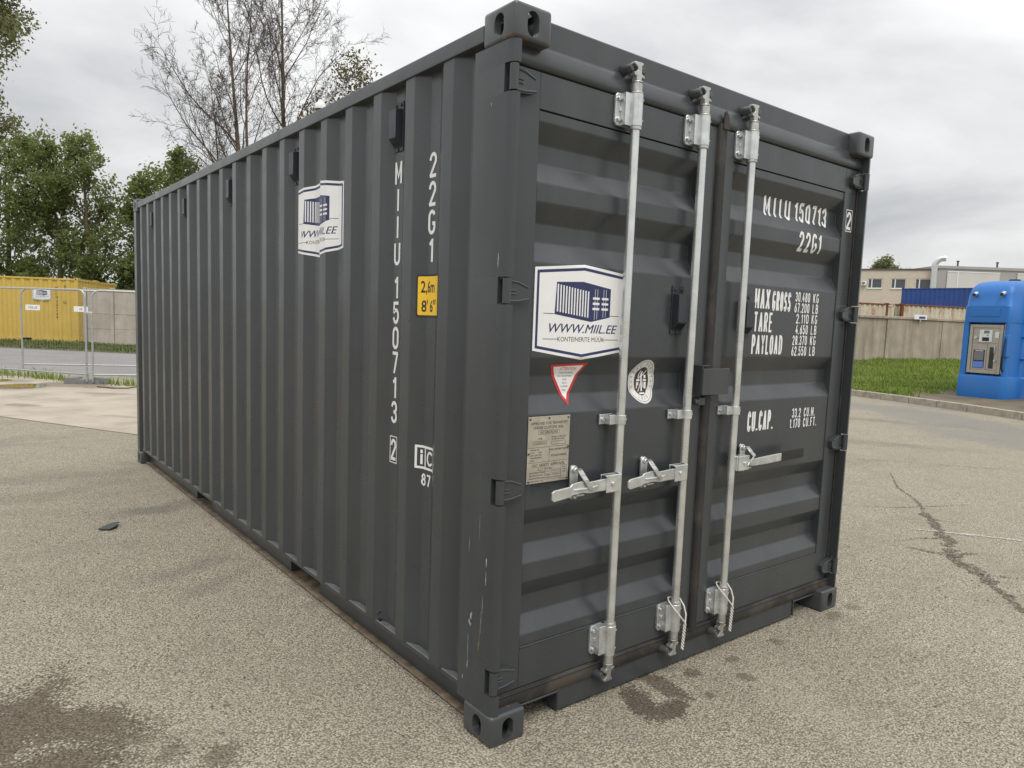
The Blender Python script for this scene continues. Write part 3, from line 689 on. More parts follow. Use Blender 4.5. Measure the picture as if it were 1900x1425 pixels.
handle(dL, .604, -1, .392, .235); handle(dL, 1.015, -1, .790, .642); handle(dR, 1.364, 1, 1.485, 1.930, True)

# lock box bridging the centre joint, and the small seal block under it
mb = MB(); x0, x1, y0, y1, z0, z1 = 1.098, 1.286, -.002, .052, 1.252, 1.378; t = .005
mb.box(x0, x1, y0, y0+t, z0, z1-.010); mb.box(x0, x0+t, y0+t, y1, z0, z1); mb.box(x1-t, x1, y0+t, .03, z0+.03, z1-.01); mb.box(x0+t, x1-t, y0+t, .030, z0, z0+t)
mb.box(x0-.001, x0+.05, y0+t, y1, z1-.0005, z1+.004); mb.box(x0+.05, x0+.075, .02, y1, z1-.016, z1-.012); mb.box(x0+t, x1-t, y0+t, y0+.025, z1-.014, z1-.0105)
mb.cyl((x0+.07, .004, z1-.03), (x0+.07, .03, z1-.02), .012, 10); mb.build('lock_box', PT, dR, bevel=.0015, seg=1)
mb = MB(); mb.box(1.105, 1.150, .020, .052, 1.205, 1.238); mb.cyl((1.082, .03, 1.221), (1.105, .03, 1.221), .013, 12); mb.build('seal_block', PT, dL, bevel=.002)

# plastic vents: back plate with screws, hooded cover with louvres below
def vent(parent, mapf, name='vent'):
    """local frame: u right, v up, h out of the wall"""
    mb = MB()
    def bx(u0, u1, v0, v1, h0, h1, m=0):
        P = [mapf(u, v, h) for h in (h0, h1) for u, v in ((u0,v0),(u1,v0),(u1,v1),(u0,v1))]; mb.add(P, [(0,3,2,1),(4,5,6,7),(0,1,5,4),(1,2,6,5),(2,3,7,6),(3,0,4,7)], m)
    bx(-.037, .037, -.102, .102, 0, .004)
    sec = [(.070, .004), (.066, .036), (-.050, .036), (-.085, .006), (-.085, .004)]
    for s_ in (0,):
        P = [mapf(-.030, v, h) for v, h in sec]+[mapf(.030, v, h) for v, h in sec]; n = len(sec)
        mb.add(P, [tuple(range(n-1,-1,-1)), tuple(range(n, 2*n))]+[(i, (i+1)%n, n+(i+1)%n, n+i) for i in range(n)])
    for i in range(7):
        v = -.054-.0042*i; h = .0325-.0036*i+.002; bx(-.026, .026, v-.0010, v+.0010, h-.002, h+.0025, 1)
    for u, v in ((-.020, .087), (.020, .087), (0, -.094)):
        P = [mapf(u+.007*math.cos(a), v+.007*math.sin(a), h) for h in (.004, .009) for a in [math.pi/3*i for i in range(6)]]
        mb.add(P, [tuple(range(6, 12))]+[(i, (i+1)%6, 6+(i+1)%6, 6+i) for i in range(6)])
    return mb.build(name, [M['ventplastic'], M['darkhole']], parent, bevel=.0012, seg=1)
for k, (y, z) in enumerate([(.840, 2.343), (1.970, 2.345), (3.100, 2.345), (4.230, 2.345), (5.360, 2.345)]):
    vent(box_, lambda u, v, h, y=y, z=z: (XT-.0005-h, y-u, z+v))
vent(dL, lambda u, v, h: (.962+u, DC-.0005-h, 1.615+v)); vent(dR, lambda u, v, h: (1.448+u, DC-.0005-h, 1.607+v))
# a bent cable tie left on the rail ledge
mb = MB(); mb.tube([(.034,.905,.160),(.030,.91,.170),(.026,.915,.186),(.030,.900,.200)], .003, 6); mb.obox((.030,.905,.163), (.004,.012,0), (.006,-.002,0), (0,0,.004)); mb.build('cable_tie', M['tape'], box_)

# white cords looped over two rods
def cord(x, label):
    root = thing('rope', label, 'rope', (x, RY-.03, .335), 0, 'cords looped over the locking rods'); P = lambda dx, dy, dz: (dx, dy, dz)
    mb = MB(); loop = [(-.031,.042,.004),(-.034,.020,-.010),(-.024,-.004,-.036),(-.004,-.016,-.064),(.012,-.018,-.082),(.022,-.014,-.090)]
    mb.tube(loop, .0034, 7); mb.tube([(.022,.050,.012),(.033,.030,.004),(.036,.008,-.022),(.032,-.008,-.054),(.022,-.014,-.090)], .0034, 7); mb.tube([(-.031,.042,.004),(-.02,.056,.012),(.022,.050,.012)], .0034, 7)
    mb.build('loop', M['rope'], root, smooth=80)
    mb = MB()
    for ph in (0, math.pi):
        mb.tube([(.022-.010*(i/30)+.004*math.cos(ph+i*.9), -.014+.004*math.sin(ph+i*.9), -.090-.118*i/30) for i in range(31)], .0038, 6)
    mb.build('twisted_tail', M['rope'], root, smooth=80)
cord(1.015, 'white cord looped over the middle locking rod with its twisted end hanging down')
cord(1.364, 'white cord looped over the right locking rod with its twisted end hanging down')
# ------------------------------------------------------------------ lettering and stickers (flat print laid on the steel)
def arc(cx, cy, rx, ry, a0, a1, n=8): return [(cx+rx*math.cos(R(a0+(a1-a0)*i/n)), cy+ry*math.sin(R(a0+(a1-a0)*i/n))) for i in range(n+1)]
GL = {
'0': [(.44, True, arc(.5,.74,.5,.26,180,0)+arc(.5,.26,.5,.26,0,-180))],
'1': [(.20, False, [(.9,0),(.9,1)]), (.20, False, [(.0,.80),(.9,.97)])],
'2': [(.44, False, arc(.5,.74,.5,.26,175,-25,10)+[(.02,.02)]), (.44, False, [(0,0),(1,0)])],
'3': [(.42, False, arc(.48,.75,.5,.25,165,-90,10)), (.42, False, arc(.48,.265,.52,.265,90,-165,10))],
'4': [(.46, False, [(.62,1),(0,.26)]), (.46, False, [(0,.26),(1,.26)]), (.46, False, [(.74,.52),(.74,0)])],
'5': [(.44, False, [(.92,1),(.08,1),(.04,.56)]+arc(.48,.33,.52,.33,140,-160))],
'6': [(.44, False, [(.72,1),(.12,.48)]), (.44, True, arc(.5,.29,.5,.29,90,-270,16))],
'7': [(.42, False, [(0,1),(1,1)]), (.42, False, [(1,.98),(.34,0)])],
'8': [(.44, True, arc(.5,.76,.42,.24,90,-270,16)), (.44, True, arc(.5,.27,.5,.27,90,-270,16))],
'M': [(.50, False, [(0,0),(0,1)]), (.50, False, [(0,.97),(.5,.28),(1,.97)]), (.50, False, [(1,0),(1,1)])],
'I': [(.02, False, [(.5,0),(.5,1)])],
'U': [(.44, False, [(0,1)]+arc(.5,.26,.5,.26,180,360)+[(1,1)])],
'G': [(.44, False, arc(.5,.74,.5,.26,30,180)+arc(.5,.26,.5,.26,180,360)+[(1,.44)]), (.44, False, [(1,.44),(.70,.44)])],
'A': [(.46, False, [(0,0),(.5,1)]), (.46, False, [(.5,1),(1,0)]), (.46, False, [(.24,.30),(.76,.30)])],
'X': [(.46, False, [(0,0),(1,1)]), (.46, False, [(0,1),(1,0)])],
'R': [(.42, False, [(0,0),(0,1)]), (.42, False, [(.05,1)]+arc(.5,.75,.5,.25,90,-90)+[(.05,.5)]), (.42, False, [(.45,.47),(1,0)])],
'O': [(.42, True, arc(.5,.74,.5,.26,180,0)+arc(.5,.26,.5,.26,0,-180))],
'S': [(.42, False, arc(.5,.745,.5,.255,20,255,10)+arc(.5,.255,.5,.255,75,-160,10))],
'T': [(.40, False, [(0,1),(1,1)]), (.40, False, [(.5,.94),(.5,0)])],
'E': [(.36, False, [(1,1),(0,1),(0,0),(1,0)]), (.36, False, [(.12,.52),(.85,.52)])],
'P': [(.40, False, [(0,0),(0,1)]), (.40, False, [(.05,1)]+arc(.5,.73,.5,.27,90,-90)+[(.05,.46)])],
'Y': [(.44, False, [(0,1),(.5,.45),(1,1)]), (.44, False, [(.5,.40),(.5,0)])],
'L': [(.34, False, [(0,1),(0,0),(1,0)])],
'D': [(.42, True, [(0,0),(0,1)]+arc(.4,.70,.6,.30,90,0)+arc(.4,.30,.6,.30,0,-90))],
'C': [(.40, False, arc(.5,.74,.5,.26,10,180)+arc(.5,.26,.5,.26,180,350))],
'F': [(.36, False, [(1,1),(0,1),(0,0)]), (.36, False, [(.12,.52),(.85,.52)])],
'K': [(.42, False, [(0,0),(0,1)]), (.42, False, [(1,1),(.14,.45)]), (.42, False, [(.40,.56),(1,0)])],
'B': [(.42, False, [(0,0),(0,1)]), (.42, False, [(.05,1)]+arc(.45,.76,.45,.24,90,-90)+[(.05,.52)]), (.42, False, [(.05,.5)]+arc(.45,.25,.55,.25,90,-90)+[(.05,0)])],
'i': [(.02, False, [(.5,0),(.5,.66)]), (.02, False, [(.5,.84),(.5,1.0)])],
'c': [(.40, False, arc(.5,.5,.5,.5,45,315,14))],
'.': [(.0, False, [(.5,0),(.5,.03)])],
}
class Decal:
    """flat print: polygons in (u, v), a material slot and a tiny lift; later laid on a surface"""
    def __init__(s, mats): s.mats = mats; s.v = []; s.f = []; s.m = []
    def poly(s, pts, m, lift=0):
        b = len(s.v); s.v += [(p[0], p[1], lift) for p in pts]; s.f.append(tuple(range(b, b+len(pts)))); s.m.append(m)
    def rect(s, u0, u1, v0, v1, m, lift=0): s.poly([(u0,v0),(u1,v0),(u1,v1),(u0,v1)], m, lift)
    def ring(s, outer, inner, m, lift=0):
        n = len(outer)
        for i in range(n): s.poly([outer[i], outer[(i+1)%n], inner[(i+1)%n], inner[i]], m, lift)
    def frame(s, u0, u1, v0, v1, t, m, lift=0): s.ring([(u0,v0),(u1,v0),(u1,v1),(u0,v1)], [(u0+t,v0+t),(u1-t,v0+t),(u1-t,v1-t),(u0+t,v1-t)], m, lift)
    def stroke(s, pts, t, m, lift=0, closed=False, ext=True):
        P = [Vector((p[0], p[1])) for p in pts]
        Q = [P[0]]
        for p in P[1:]:
            if (p-Q[-1]).length > 1e-5: Q.append(p)
        if closed and (Q[0]-Q[-1]).length < 1e-5: Q.pop()
        P = Q; n = len(P); h = t/2; Lf = []; Rt = []
        for i in range(n):
            a = P[i]-P[i-1] if (i > 0 or closed) else None; b_ = P[(i+1)%n]-P[i] if (i < n-1 or closed) else None
            d0 = (a or b_).normalized(); d1 = (b_ or a).normalized(); n0 = Vector((-d0.y, d0.x)); n1 = Vector((-d1.y, d1.x)); mm = (n0+n1)
            if mm.length < 1e-4: mm = n0.copy()
            mm.normalize(); k = h/max(.80, mm.dot(n0)); p = P[i].copy()
            if ext and not closed:
                if i == 0: p -= d1*h*.55
                if i == n-1: p += d0*h*.55
            Lf.append(p+mm*k); Rt.append(p-mm*k)
        for i in range(n if closed else n-1):
            j = (i+1)%n; s.poly([Lf[i], Lf[j], Rt[j], Rt[i]], m, lift)
    def text(s, txt, u, v, h, m, sx=1.0, t=.145, gap=.13, lift=0):
        """stroke lettering; returns end u.  u, v = lower left"""
        for ch in txt:
            if ch == ' ': u += .26*h*sx; continue
            g = GL[ch]; w = g[0][0]*h*sx; tt = t*h; hh = h-tt
            for k, (w_, cl, pts) in enumerate(g):
                s.stroke([(u+tt/2+p[0]*max(0, w), v+tt/2+p[1]*hh) for p in pts], tt, m, lift+k*.00012, cl)
            u += w+tt+gap*h*sx
        return u
    def fit(s, txt, u0, u1, v, h, m, t=.145, g=.16, lift=0):
        ws = sum(GL[c][0][0] for c in txt if c != ' '); n = len(txt.replace(' ', '')); sp_ = txt.count(' ')
        sx = (u1-u0-n*t*h)/(h*(ws+g*(n-1)+.26*sp_)); return s.text(txt, u0, v, h, m, sx, t, g, lift)
    def font(s, txt, u, v, h, m, sx=1.0, shear=0.0, align='CENTER', lift=0, bold=0.0, rot=0.0):
        cu = bpy.data.curves.new('t', 'FONT'); cu.body = txt; cu.size = h/0.70; cu.align_x = align; cu.shear = shear; cu.offset = bold; cu.resolution_u = 2
        o = bpy.data.objects.new('t', cu); C.objects.link(o); bpy.context.view_layer.update()
        me = bpy.data.meshes.new_from_object(o.evaluated_get(bpy.context.evaluated_depsgraph_get()))
        b = len(s.v); ca, sa = math.cos(rot), math.sin(rot)
        s.v += [(u+ca*q.co.x*sx-sa*q.co.y, v+sa*q.co.x*sx+ca*q.co.y, lift) for q in me.vertices]
        for p in me.polygons: s.f.append(tuple(i+b for i in p.vertices)); s.m.append(m)
        bpy.data.objects.remove(o); bpy.data.curves.remove(cu); bpy.data.meshes.remove(me)
    def lay(s, name, parent, mapf, cuts_u=(), cuts_v=(), lift=.0014):
        me = bpy.data.meshes.new(name); me.from_pydata(s.v, [], s.f)
        for k in s.mats: me.materials.append(M[k])
        me.polygons.foreach_set('material_index', s.m)
        bm = bmesh.new(); bm.from_mesh(me); bmesh.ops.triangulate(bm, faces=[f for f in bm.faces if len(f.verts) > 4])
        lo = [min(v.co[i] for v in bm.verts) for i in (0,1)]; hi = [max(v.co[i] for v in bm.verts) for i in (0,1)]
        for ax, cuts in ((0, cuts_u), (1, cuts_v)):
            for c in cuts:
                if lo[ax] < c < hi[ax]:
                    no = (1,0,0) if ax == 0 else (0,1,0); co = (c,0,0) if ax == 0 else (0,c,0)
                    bmesh.ops.bisect_plane(bm, geom=bm.verts[:]+bm.edges[:]+bm.faces[:], plane_co=co, plane_no=no, dist=1e-6)
        for v in bm.verts: v.co = Vector(mapf(v.co.x, v.co.y, v.co.z+lift))
        bm.to_mesh(me); bm.free(); return link(name, me, parent)
# surface maps
def smooth_side(y): return (side_x(y-.0035)+side_x(y)*2+side_x(y+.0035))/4
def on_side(u, v, h): y = -u; return (smooth_side(y)-h, y, v)
side_cuts = [-(a+d) for a, _ in FOLDS for d in (-.004,-.0014,.0014,.004)]
def smooth_door(z): return (door_y(max(.324, z-.0045))+2*door_y(z)+door_y(min(2.28, z+.0045)))/4
def on_door(u, v, h): return (u, smooth_door(v)+.0012-h, v)
door_cuts = [z+d for z, _ in DP for d in (-.005,-.0017,.0017,.005)]
def on_stile(u, v, h): return (u, .052-h, v)

# side column of code letters, one above the other
d = Decal(['letter']); z = 2.198; pit = .1095
def vcol(d, txt, yc, ztop, h=.098, pitch=.1155):
    zz = ztop
    for ch in txt:
        if ch == ' ': zz -= .052; continue
        w = GL[ch][0][0]*h*.9+.145*h; u = -yc-w/2; d.text(ch, u, zz-h, h, 0, .9); zz -= pitch
    return zz
YC = .838
vcol(d, 'MIIU', YC, 2.204, .098, .1135); vcol(d, '150713', YC, 1.720, .098, .1085)
w = .0415; d.frame(-YC-.031, -YC+.031, .902, 1.022, .0042, 0); d.text('2', -YC-.024, .914, .096, 0, .80)
d.lay('lettering', box_, on_side, side_cuts)
d = Decal(['letter']); vcol(d, '22G1', .560, 2.198, .098, .1115); d.lay('lettering', box_, on_side, side_cuts)
# height mark: yellow panel with dark edge
d = Decal(['ink', 'yellowvinyl', 'ink'])
def rrect(u0, u1, v0, v1, r, n=4): return [(u1-r+r*math.cos(a), v1-r+r*math.sin(a)) for a in [math.pi/2*i/n for i in range(n+1)]]+[(u0+r+r*math.cos(a), v1-r+r*math.sin(a)) for a in [math.pi/2+math.pi/2*i/n for i in range(n+1)]]+[(u0+r+r*math.cos(a), v0+r+r*math.sin(a)) for a in [math.pi+math.pi/2*i/n for i in range(n+1)]]+[(u1-r+r*math.cos(a), v0+r+r*math.sin(a)) for a in [1.5*math.pi+math.pi/2*i/n for i in range(n+1)]]
d.poly(rrect(-.632, -.452, 1.548, 1.720, .010), 0); d.poly(rrect(-.624, -.460, 1.556, 1.712, .006), 1, .0003)
d.font('2,6m', -.612, 1.648, .046, 2, .66, align='LEFT', lift=.0006, bold=.0012); d.font('8\u2032 6\u2033', -.608, 1.570, .046, 2, .72, align='LEFT', lift=.0006, bold=.0012)
d.lay('height_sticker', box_, on_side, side_cuts)
# framed i c mark and two digits
d = Decal(['letter'])
d.frame(-.622, -.474, .922, 1.020, .010, 0); d.rect(-.572, -.564, .9325, 1.0095, 0); d.text('i', -.598, .938, .066, 0, 1, .16); d.text('c', -.556, .940, .062, 0, 1.5, .16)
d.text('87', -.592, .852, .052, 0, 1.0, .17); d.lay('lettering', box_, on_side, side_cuts)

# company sticker (house-shaped panel, line drawing of a container, web address)
def company(u0, v0, sc, small=False):
    d = Decal(['white', 'navy', 'greyink', 'ink', 'white'])
    q = lambda a, b_: (u0+a*sc, v0+b_*sc)
    hexa = [(0,.035),(.245,0),(.49,.035),(.49,.335),(.245,.36),(0,.335)]
    def inset(k): return [q(.245+(x-.245)*(1-k/.245), .18+(y-.18)*(1-k/.18)) for x, y in hexa]
    d.poly([q(*p) for p in hexa], 0); d.ring(inset(.011), inset(.022), 1, .0003)
    # drawing
    A, B, Cc, D_, E_, F_ = (.106,.288),(.240,.296),(.388,.276),(.388,.166),(.287,.146),(.100,.170)
    d.poly([q(*A), q(*B), q(*Cc), q(*D_), q(*E_), q(*F_)], 1, .0003)
    for i in range(12):
        t = i/11; x = .110+.155*t; yt = .281-.020*t; yb = .180-.018*t; d.rect(*(q(x, 0)[0], q(x+.0068, 0)[0]), q(0, yb)[1], q(0, yt)[1], 4, .0006)
    for x0 in (.303, .316, .349, .362):
        d.rect(q(x0, 0)[0], q(x0+.0018, 0)[0], q(0, .154+.2*(x0-.3))[1], q(0, .272)[1], 4, .0006)
    for r_ in range(3):
        y = .232-.020*r_
        for x0 in (.292, .340): d.rect(q(x0, 0)[0], q(x0+.036, 0)[0], q(0, y)[1], q(0, y+.0085)[1], 4, .0009)
    for a, b_ in ((.046,.099),(.389,.440)): d.rect(q(a, 0)[0], q(b_, 0)[0], q(0, .1705)[1], q(0, .1728)[1], 3, .0003)
    for a, b_ in ((.046,.120),(.355,.440)): d.rect(q(a, 0)[0], q(b_, 0)[0], q(0, .0770)[1], q(0, .0793)[1], 3, .0003)
    for k_ in (0, .0012): d.font('WWW.MIIL.EE', q(.243+k_, 0)[0], q(0, .1030)[1], .0335*sc, 1, 1.18, .30, lift=.0003+k_*.2)
    d.font('KONTEINERITE M\u00dc\u00dcK', q(.240, 0)[0], q(0, .0700)[1], .0175*sc, 3, .98, 0, lift=.0003)
    return d
company(.172, 1.406, 1.0).lay('company_sticker', dL, on_door, (), door_cuts)
dd = company(-1.895, 1.835, 1.06); dd.lay('company_sticker', box_, on_side, side_cuts)
# red-edged warning triangle
d = Decal(['red', 'white', 'red', 'ink'])
T = [(.277,1.388),(.465,1.395),(.373,1.229)]; cx, cy = .372, 1.345
d.poly(T, 0); d.poly([(cx+(x-cx)*.80, cy+(y-cy)*.80) for x, y in T], 1, .0003)
d.font('ATTENTION', .3725, 1.3655, .0125, 2, .85, .2, lift=.0006)
for i, (tx, s_) in enumerate((('THIS CONTAINER', .0062), ('MUST BE REPAIRED', .0062), ('ONLY', .0065), ('WITH', .0062), ('CORTEN', .0068), ('STEEL', .0062))): d.font(tx, .3715-.0006*i, 1.353-.0135*i, s_, 3, 1.0, .1, lift=.0006)
d.lay('warning_sticker', dL, on_door, (), door_cuts)
# oval inspection seal: silver ring with lettering, dark centre with a small standing figure
d = Decal(['silver', 'greyink', 'brownink', 'white'])
U0, V0 = .806, 1.313
ov = lambda a, b_, n=36, du=0, dv=0: [(U0+du+a*math.cos(2*math.pi*i/n), V0+dv+b_*math.sin(2*math.pi*i/n)) for i in range(n)]
d.poly(ov(.080, .092), 0); d.ring(ov(.0735, .0855), ov(.0715, .0835), 1, .0003); d.poly(ov(.044, .060), 2, .0003)
for txt, a0, a1, sz in (('BUREAU VERITAS', 198, -18, .0125),):
    for i, ch in enumerate(txt):
        a = R(a0+(a1-a0)*i/(len(txt)-1)); d.font(ch, U0+.0555*math.cos(a), V0+.0660*math.sin(a), sz, 1, .9, lift=.0004, rot=a-math.pi/2)
for i, ch in enumerate('1828'):
    a = R(-114+16*i); d.font(ch, U0+.064*math.cos(a), V0+.0765*math.sin(a), .012, 1, .9, lift=.0004, rot=a+math.pi/2)
fg = lambda pts, t: d.stroke([(U0+x, V0+y) for x, y in pts], t, 3, .0006)
fg([(-.002,.030),(-.001,.008),(.002,-.018),(.004,-.040)], .0085); d.poly([(U0-.001+.0055*math.cos(i*.63), V0+.036+.006*math.sin(i*.63)) for i in range(10)], 3, .0007)
for pts, t in (([(.004,.024),(.014,.032),(.022,.046)], .004), ([(-.006,.022),(-.018,.010),(-.020,.018),(-.012,.044)], .004), ([(-.003,-.006),(-.010,-.028),(-.018,-.042)], .0045)): fg(pts, t)
for x0, x1, y0, y1 in ((-.030,-.010,.000,.008), (.010,.030,.000,.008), (-.030,-.024,-.030,-.004), (-.022,-.016,-.018,-.004), (.010,.015,-.026,-.004), (.018,.030,-.032,-.004), (-.014,.018,-.054,-.048), (.014,.026,.012,.026)): d.rect(U0+x0, U0+x1, V0+y0, V0+y1, 3, .0006)
d.lay('inspection_seal', dL, on_door, (), door_cuts)
# riveted data plate
mb = MB(); mb.prism([(.163,.949),(.368,.949),(.368,1.199),(.163,1.199)], 'y', .0485, .0502)
for u, v in ((.171,1.190),(.262,1.192),(.358,1.191),(.168,1.062),(.361,1.078),(.171,.957),(.360,.957)): mb.cyl((u,.0455,v), (u,.0502,v), .0045, 8, 1)
mb.build('data_plate', [M['plate'], M['darkhole']], dL, bevel=.0006, seg=1)
d = Decal(['ink'])
def row(t, u, v, h, al='CENTER', sx=.95): d.font(t, u, v, h, 0, sx, 0, al)
row('APPROVED FOR TRANSPORT', .266, 1.168, .0105, sx=.93); row('UNDER CUSTOMS SEAL', .262, 1.152, .0105, sx=.95)
d.frame(.212, .316, 1.131, 1.146, .0009, 0); row('DEC NMN 95/2023', .264, 1.1345, .008)
row('TYPE', .222, 1.111, .007); d.frame(.187, .254, 1.094, 1.107, .0009, 0); row('CTS-DD22G1E', .2205, 1.097, .0062)
row('MANUFACTURERS NO.', .277, 1.117, .0058, 'LEFT', .85); row('OF THE CONTAINER', .277, 1.108, .0058, 'LEFT', .85); d.frame(.276, .350, 1.090, 1.103, .0009, 0)
for v in (1.083, 1.027): d.rect(.164, .367, v, v+.001, 0)
d.rect(.268, .269, 1.028, 1.083, 0)
for i, t in enumerate(('OWNER NO.', 'IC NO.', 'TEST LOAD', 'TREATMENT', 'DATE')): row(t, .176, 1.072-.0098*i, .0055, 'LEFT'); 
for i, t in enumerate(('NWT', '2023', '04/23')): row(t, .216, 1.062-.0098*i, .0055, 'LEFT')
row('TIMBER COMPONENT TREATMENT', .317, 1.068, .0072, sx=.62); row('IM/TAILEESOM/40/2022', .318, 1.045, .0078, sx=.72)
row('CSC  SAFETY  APPROVAL', .268, 1.0105, .0108, sx=.95)
for i, t in enumerate(('DATE MANUFACTURED', 'IDENTIFICATION NO.', 'MAXIMUM OPERATING', 'ALLOW. STACK LOAD', 'RACKING TEST FORCE')): row(t, .174, .990-.0105*i-.004, .0058, 'LEFT', .85)
d.frame(.216, .238, .996, 1.006, .0008, 0); row('BV/7100/23', .268, .9985, .006)
d.frame(.249, .328, .960, .995, .0008, 0); d.rect(.249, .328, .9885, .9892, 0); d.rect(.288, .2887, .960, .982, 0); d.rect(.249, .328, .9815, .9822, 0)
for i in range(2): row('30,480 KG', .268, .9735-.009*i, .005); row('67,200 LB', .308, .9735-.009*i, .005)
d.frame(.330, .362, .956, 1.008, .0008, 0)
for i, t in enumerate(('FIRST', 'DATE', 'EXAM')): row(t, .346, .998-.009*i, .005)
d.lay('plate_print', dL, lambda u, v, h: (u, .0485-h, v), lift=.0004)

# right door lettering
d = Decal(['letter']); d.fit('MIIU', 1.604, 1.832, 2.089, .098, 0, .15, .42); d.fit('150713', 1.872, 2.176, 2.091, .098, 0, .15, .22)
d.fit('22G1', 1.868, 2.078, 1.944, .098, 0, .15, .22); d.lay('lettering', dR, on_door, (), door_cuts)
d = Decal(['letter']); d.frame(2.296, 2.359, 2.084, 2.199, .0038, 0); d.text('2', 2.304, 2.095, .093, 0, .80, .15); d.lay('lettering', dR, on_stile)
d = Decal(['letter'])
d.fit('MAX', 1.526, 1.652, 1.645, .098, 0, .14, .2); d.fit('GROSS', 1.672, 1.834, 1.640, .097, 0, .13, .22)
d.fit('TARE', 1.530, 1.684, 1.535, .096, 0, .13, .22); d.fit('PAYLOAD', 1.524, 1.784, 1.427, .096, 0, .13, .2)
for i, (a, b_, u0) in enumerate((('30.480','KG',1.874), ('67.200','LB',1.872), ('2.110','KG',1.894), ('4.650','LB',1.896), ('28.370','KG',1.874), ('62.550','LB',1.872))):
    v = 1.6935-.0546*i; d.fit(a, u0, 2.010, v, .049, 0, .14, .2); d.fit(b_, 2.040, 2.094, v, .049, 0, .14, .3)
d.fit('CU.CAP.', 1.534, 1.752, 1.053, .100, 0, .13, .22)
for i, (a, b_, u0, u1) in enumerate((('33.2','CU.M.',1.922,2.142), ('1.170','CU.FT.',1.906,2.164))):
    v = 1.101-.054*i; d.fit(a, u0, 2.004, v, .049, 0, .14, .2); d.fit(b_, 2.034, u1, v, .049, 0, .14, .25)
d.lay('lettering', dR, on_door, (), door_cuts)

# scuffs rubbed through the paint of the near corner post
random.seed(5)
M['scuff'] = simple('bare_scuff', (0.34,0.325,0.30), .6, .2, .3, 60); M['rustscuff'] = simple('rust_scuff', (0.17,0.125,0.075), .85, 0, .3, 40)
for y, z, hgt, wd, mk in ((.150,.455,.030,.005,'scuff'),(.146,.425,.025,.006,'scuff'),(.158,.33,.10,.0014,'scuff'),(.160,.26,.035,.003,'scuff'),(.075,.52,.07,.0016,'scuff'),(.083,.45,.09,.0012,'scuff'),(.088,.40,.08,.003,'rustscuff'),(.095,.36,.05,.003,'rustscuff'),(.060,.62,.05,.002,'scuff'),(.064,.68,.035,.003,'scuff'),(.170,.72,.06,.0012,'scuff'),(.05,1.75,.05,.003,'scuff'),(.12,2.28,.012,.002,'scuff'),(.11,.80,.10,.0008,'scuff'),(.19,.20,.02,.003,'scuff')):
    n = 7; L_ = []; R_ = []; off = 0
    for i in range(n):
        t = i/(n-1); w_ = wd*(.25+math.sin(math.pi*min(max(t,.06),.94)))*random.uniform(.5,1.2); off += random.gauss(0, wd*.35); L_.append((.0024, y+off-w_, z-hgt/2+hgt*t)); R_.append((.0024, y+off+w_, z-hgt/2+hgt*t))
    MB().add(L_+R_, [(i, i+1, n+i+1, n+i) for i in range(n-1)]).build('scuff_mark', M[mk], box_, smooth=0)
# ------------------------------------------------------------------ other containers
def rusty(name, c, rustc=(0.27,0.10,0.03), amount=0.5, top=2.59):
    b = NB(name); f = b.noise(1.8, 6, 0.6); cc = b.ramp(f, [(0.3, tuple(x*.85 for x in c)), (0.7, tuple(min(1, x*1.1) for x in c))])
    r1 = b.noise(2.6, 7, 0.68, stretch=(1,1,0.22)); r2 = b.noise(9, 6, 0.7, stretch=(1,1,0.4))
    k = b.math('MULTIPLY', b.rng(r1, 1.0-amount, 1.06-amount+.06), b.rng(r2, 0.38, 0.55)); cc = b.mix(k, cc, rustc)
    k2 = b.rng(b.noise(1.5, 6, 0.65, stretch=(1.6,1.6,0.10)), 0.52, 0.72, 0, 0.55); cc = b.mix(k2, cc, tuple((x+y)/2 for x, y in zip(c, (0.42,0.22,0.06))))
    b.col(cc); b.rough(0.6); return b.mat
M['yellowpaint'] = simple('yellow_container_paint', (0.60,0.42,0.085), 0.5, 0, 0.06, 1.2, dirt=((0.42,0.30,0.08), 4, 0.58, 0.35))
M['bluepaint'] = simple('blue_container_paint', (0.018,0.060,0.235), 0.5, 0, 0.15, 1.2)
M['rustwhite'] = rusty('weathered_white_paint', (0.58,0.54,0.42), rustc=(0.36,0.17,0.055), amount=0.50)
M['rustpost'] = simple('rusted_steel', (0.17,0.062,0.022), 0.9, 0, 0.45, 5, 0.4, 40)
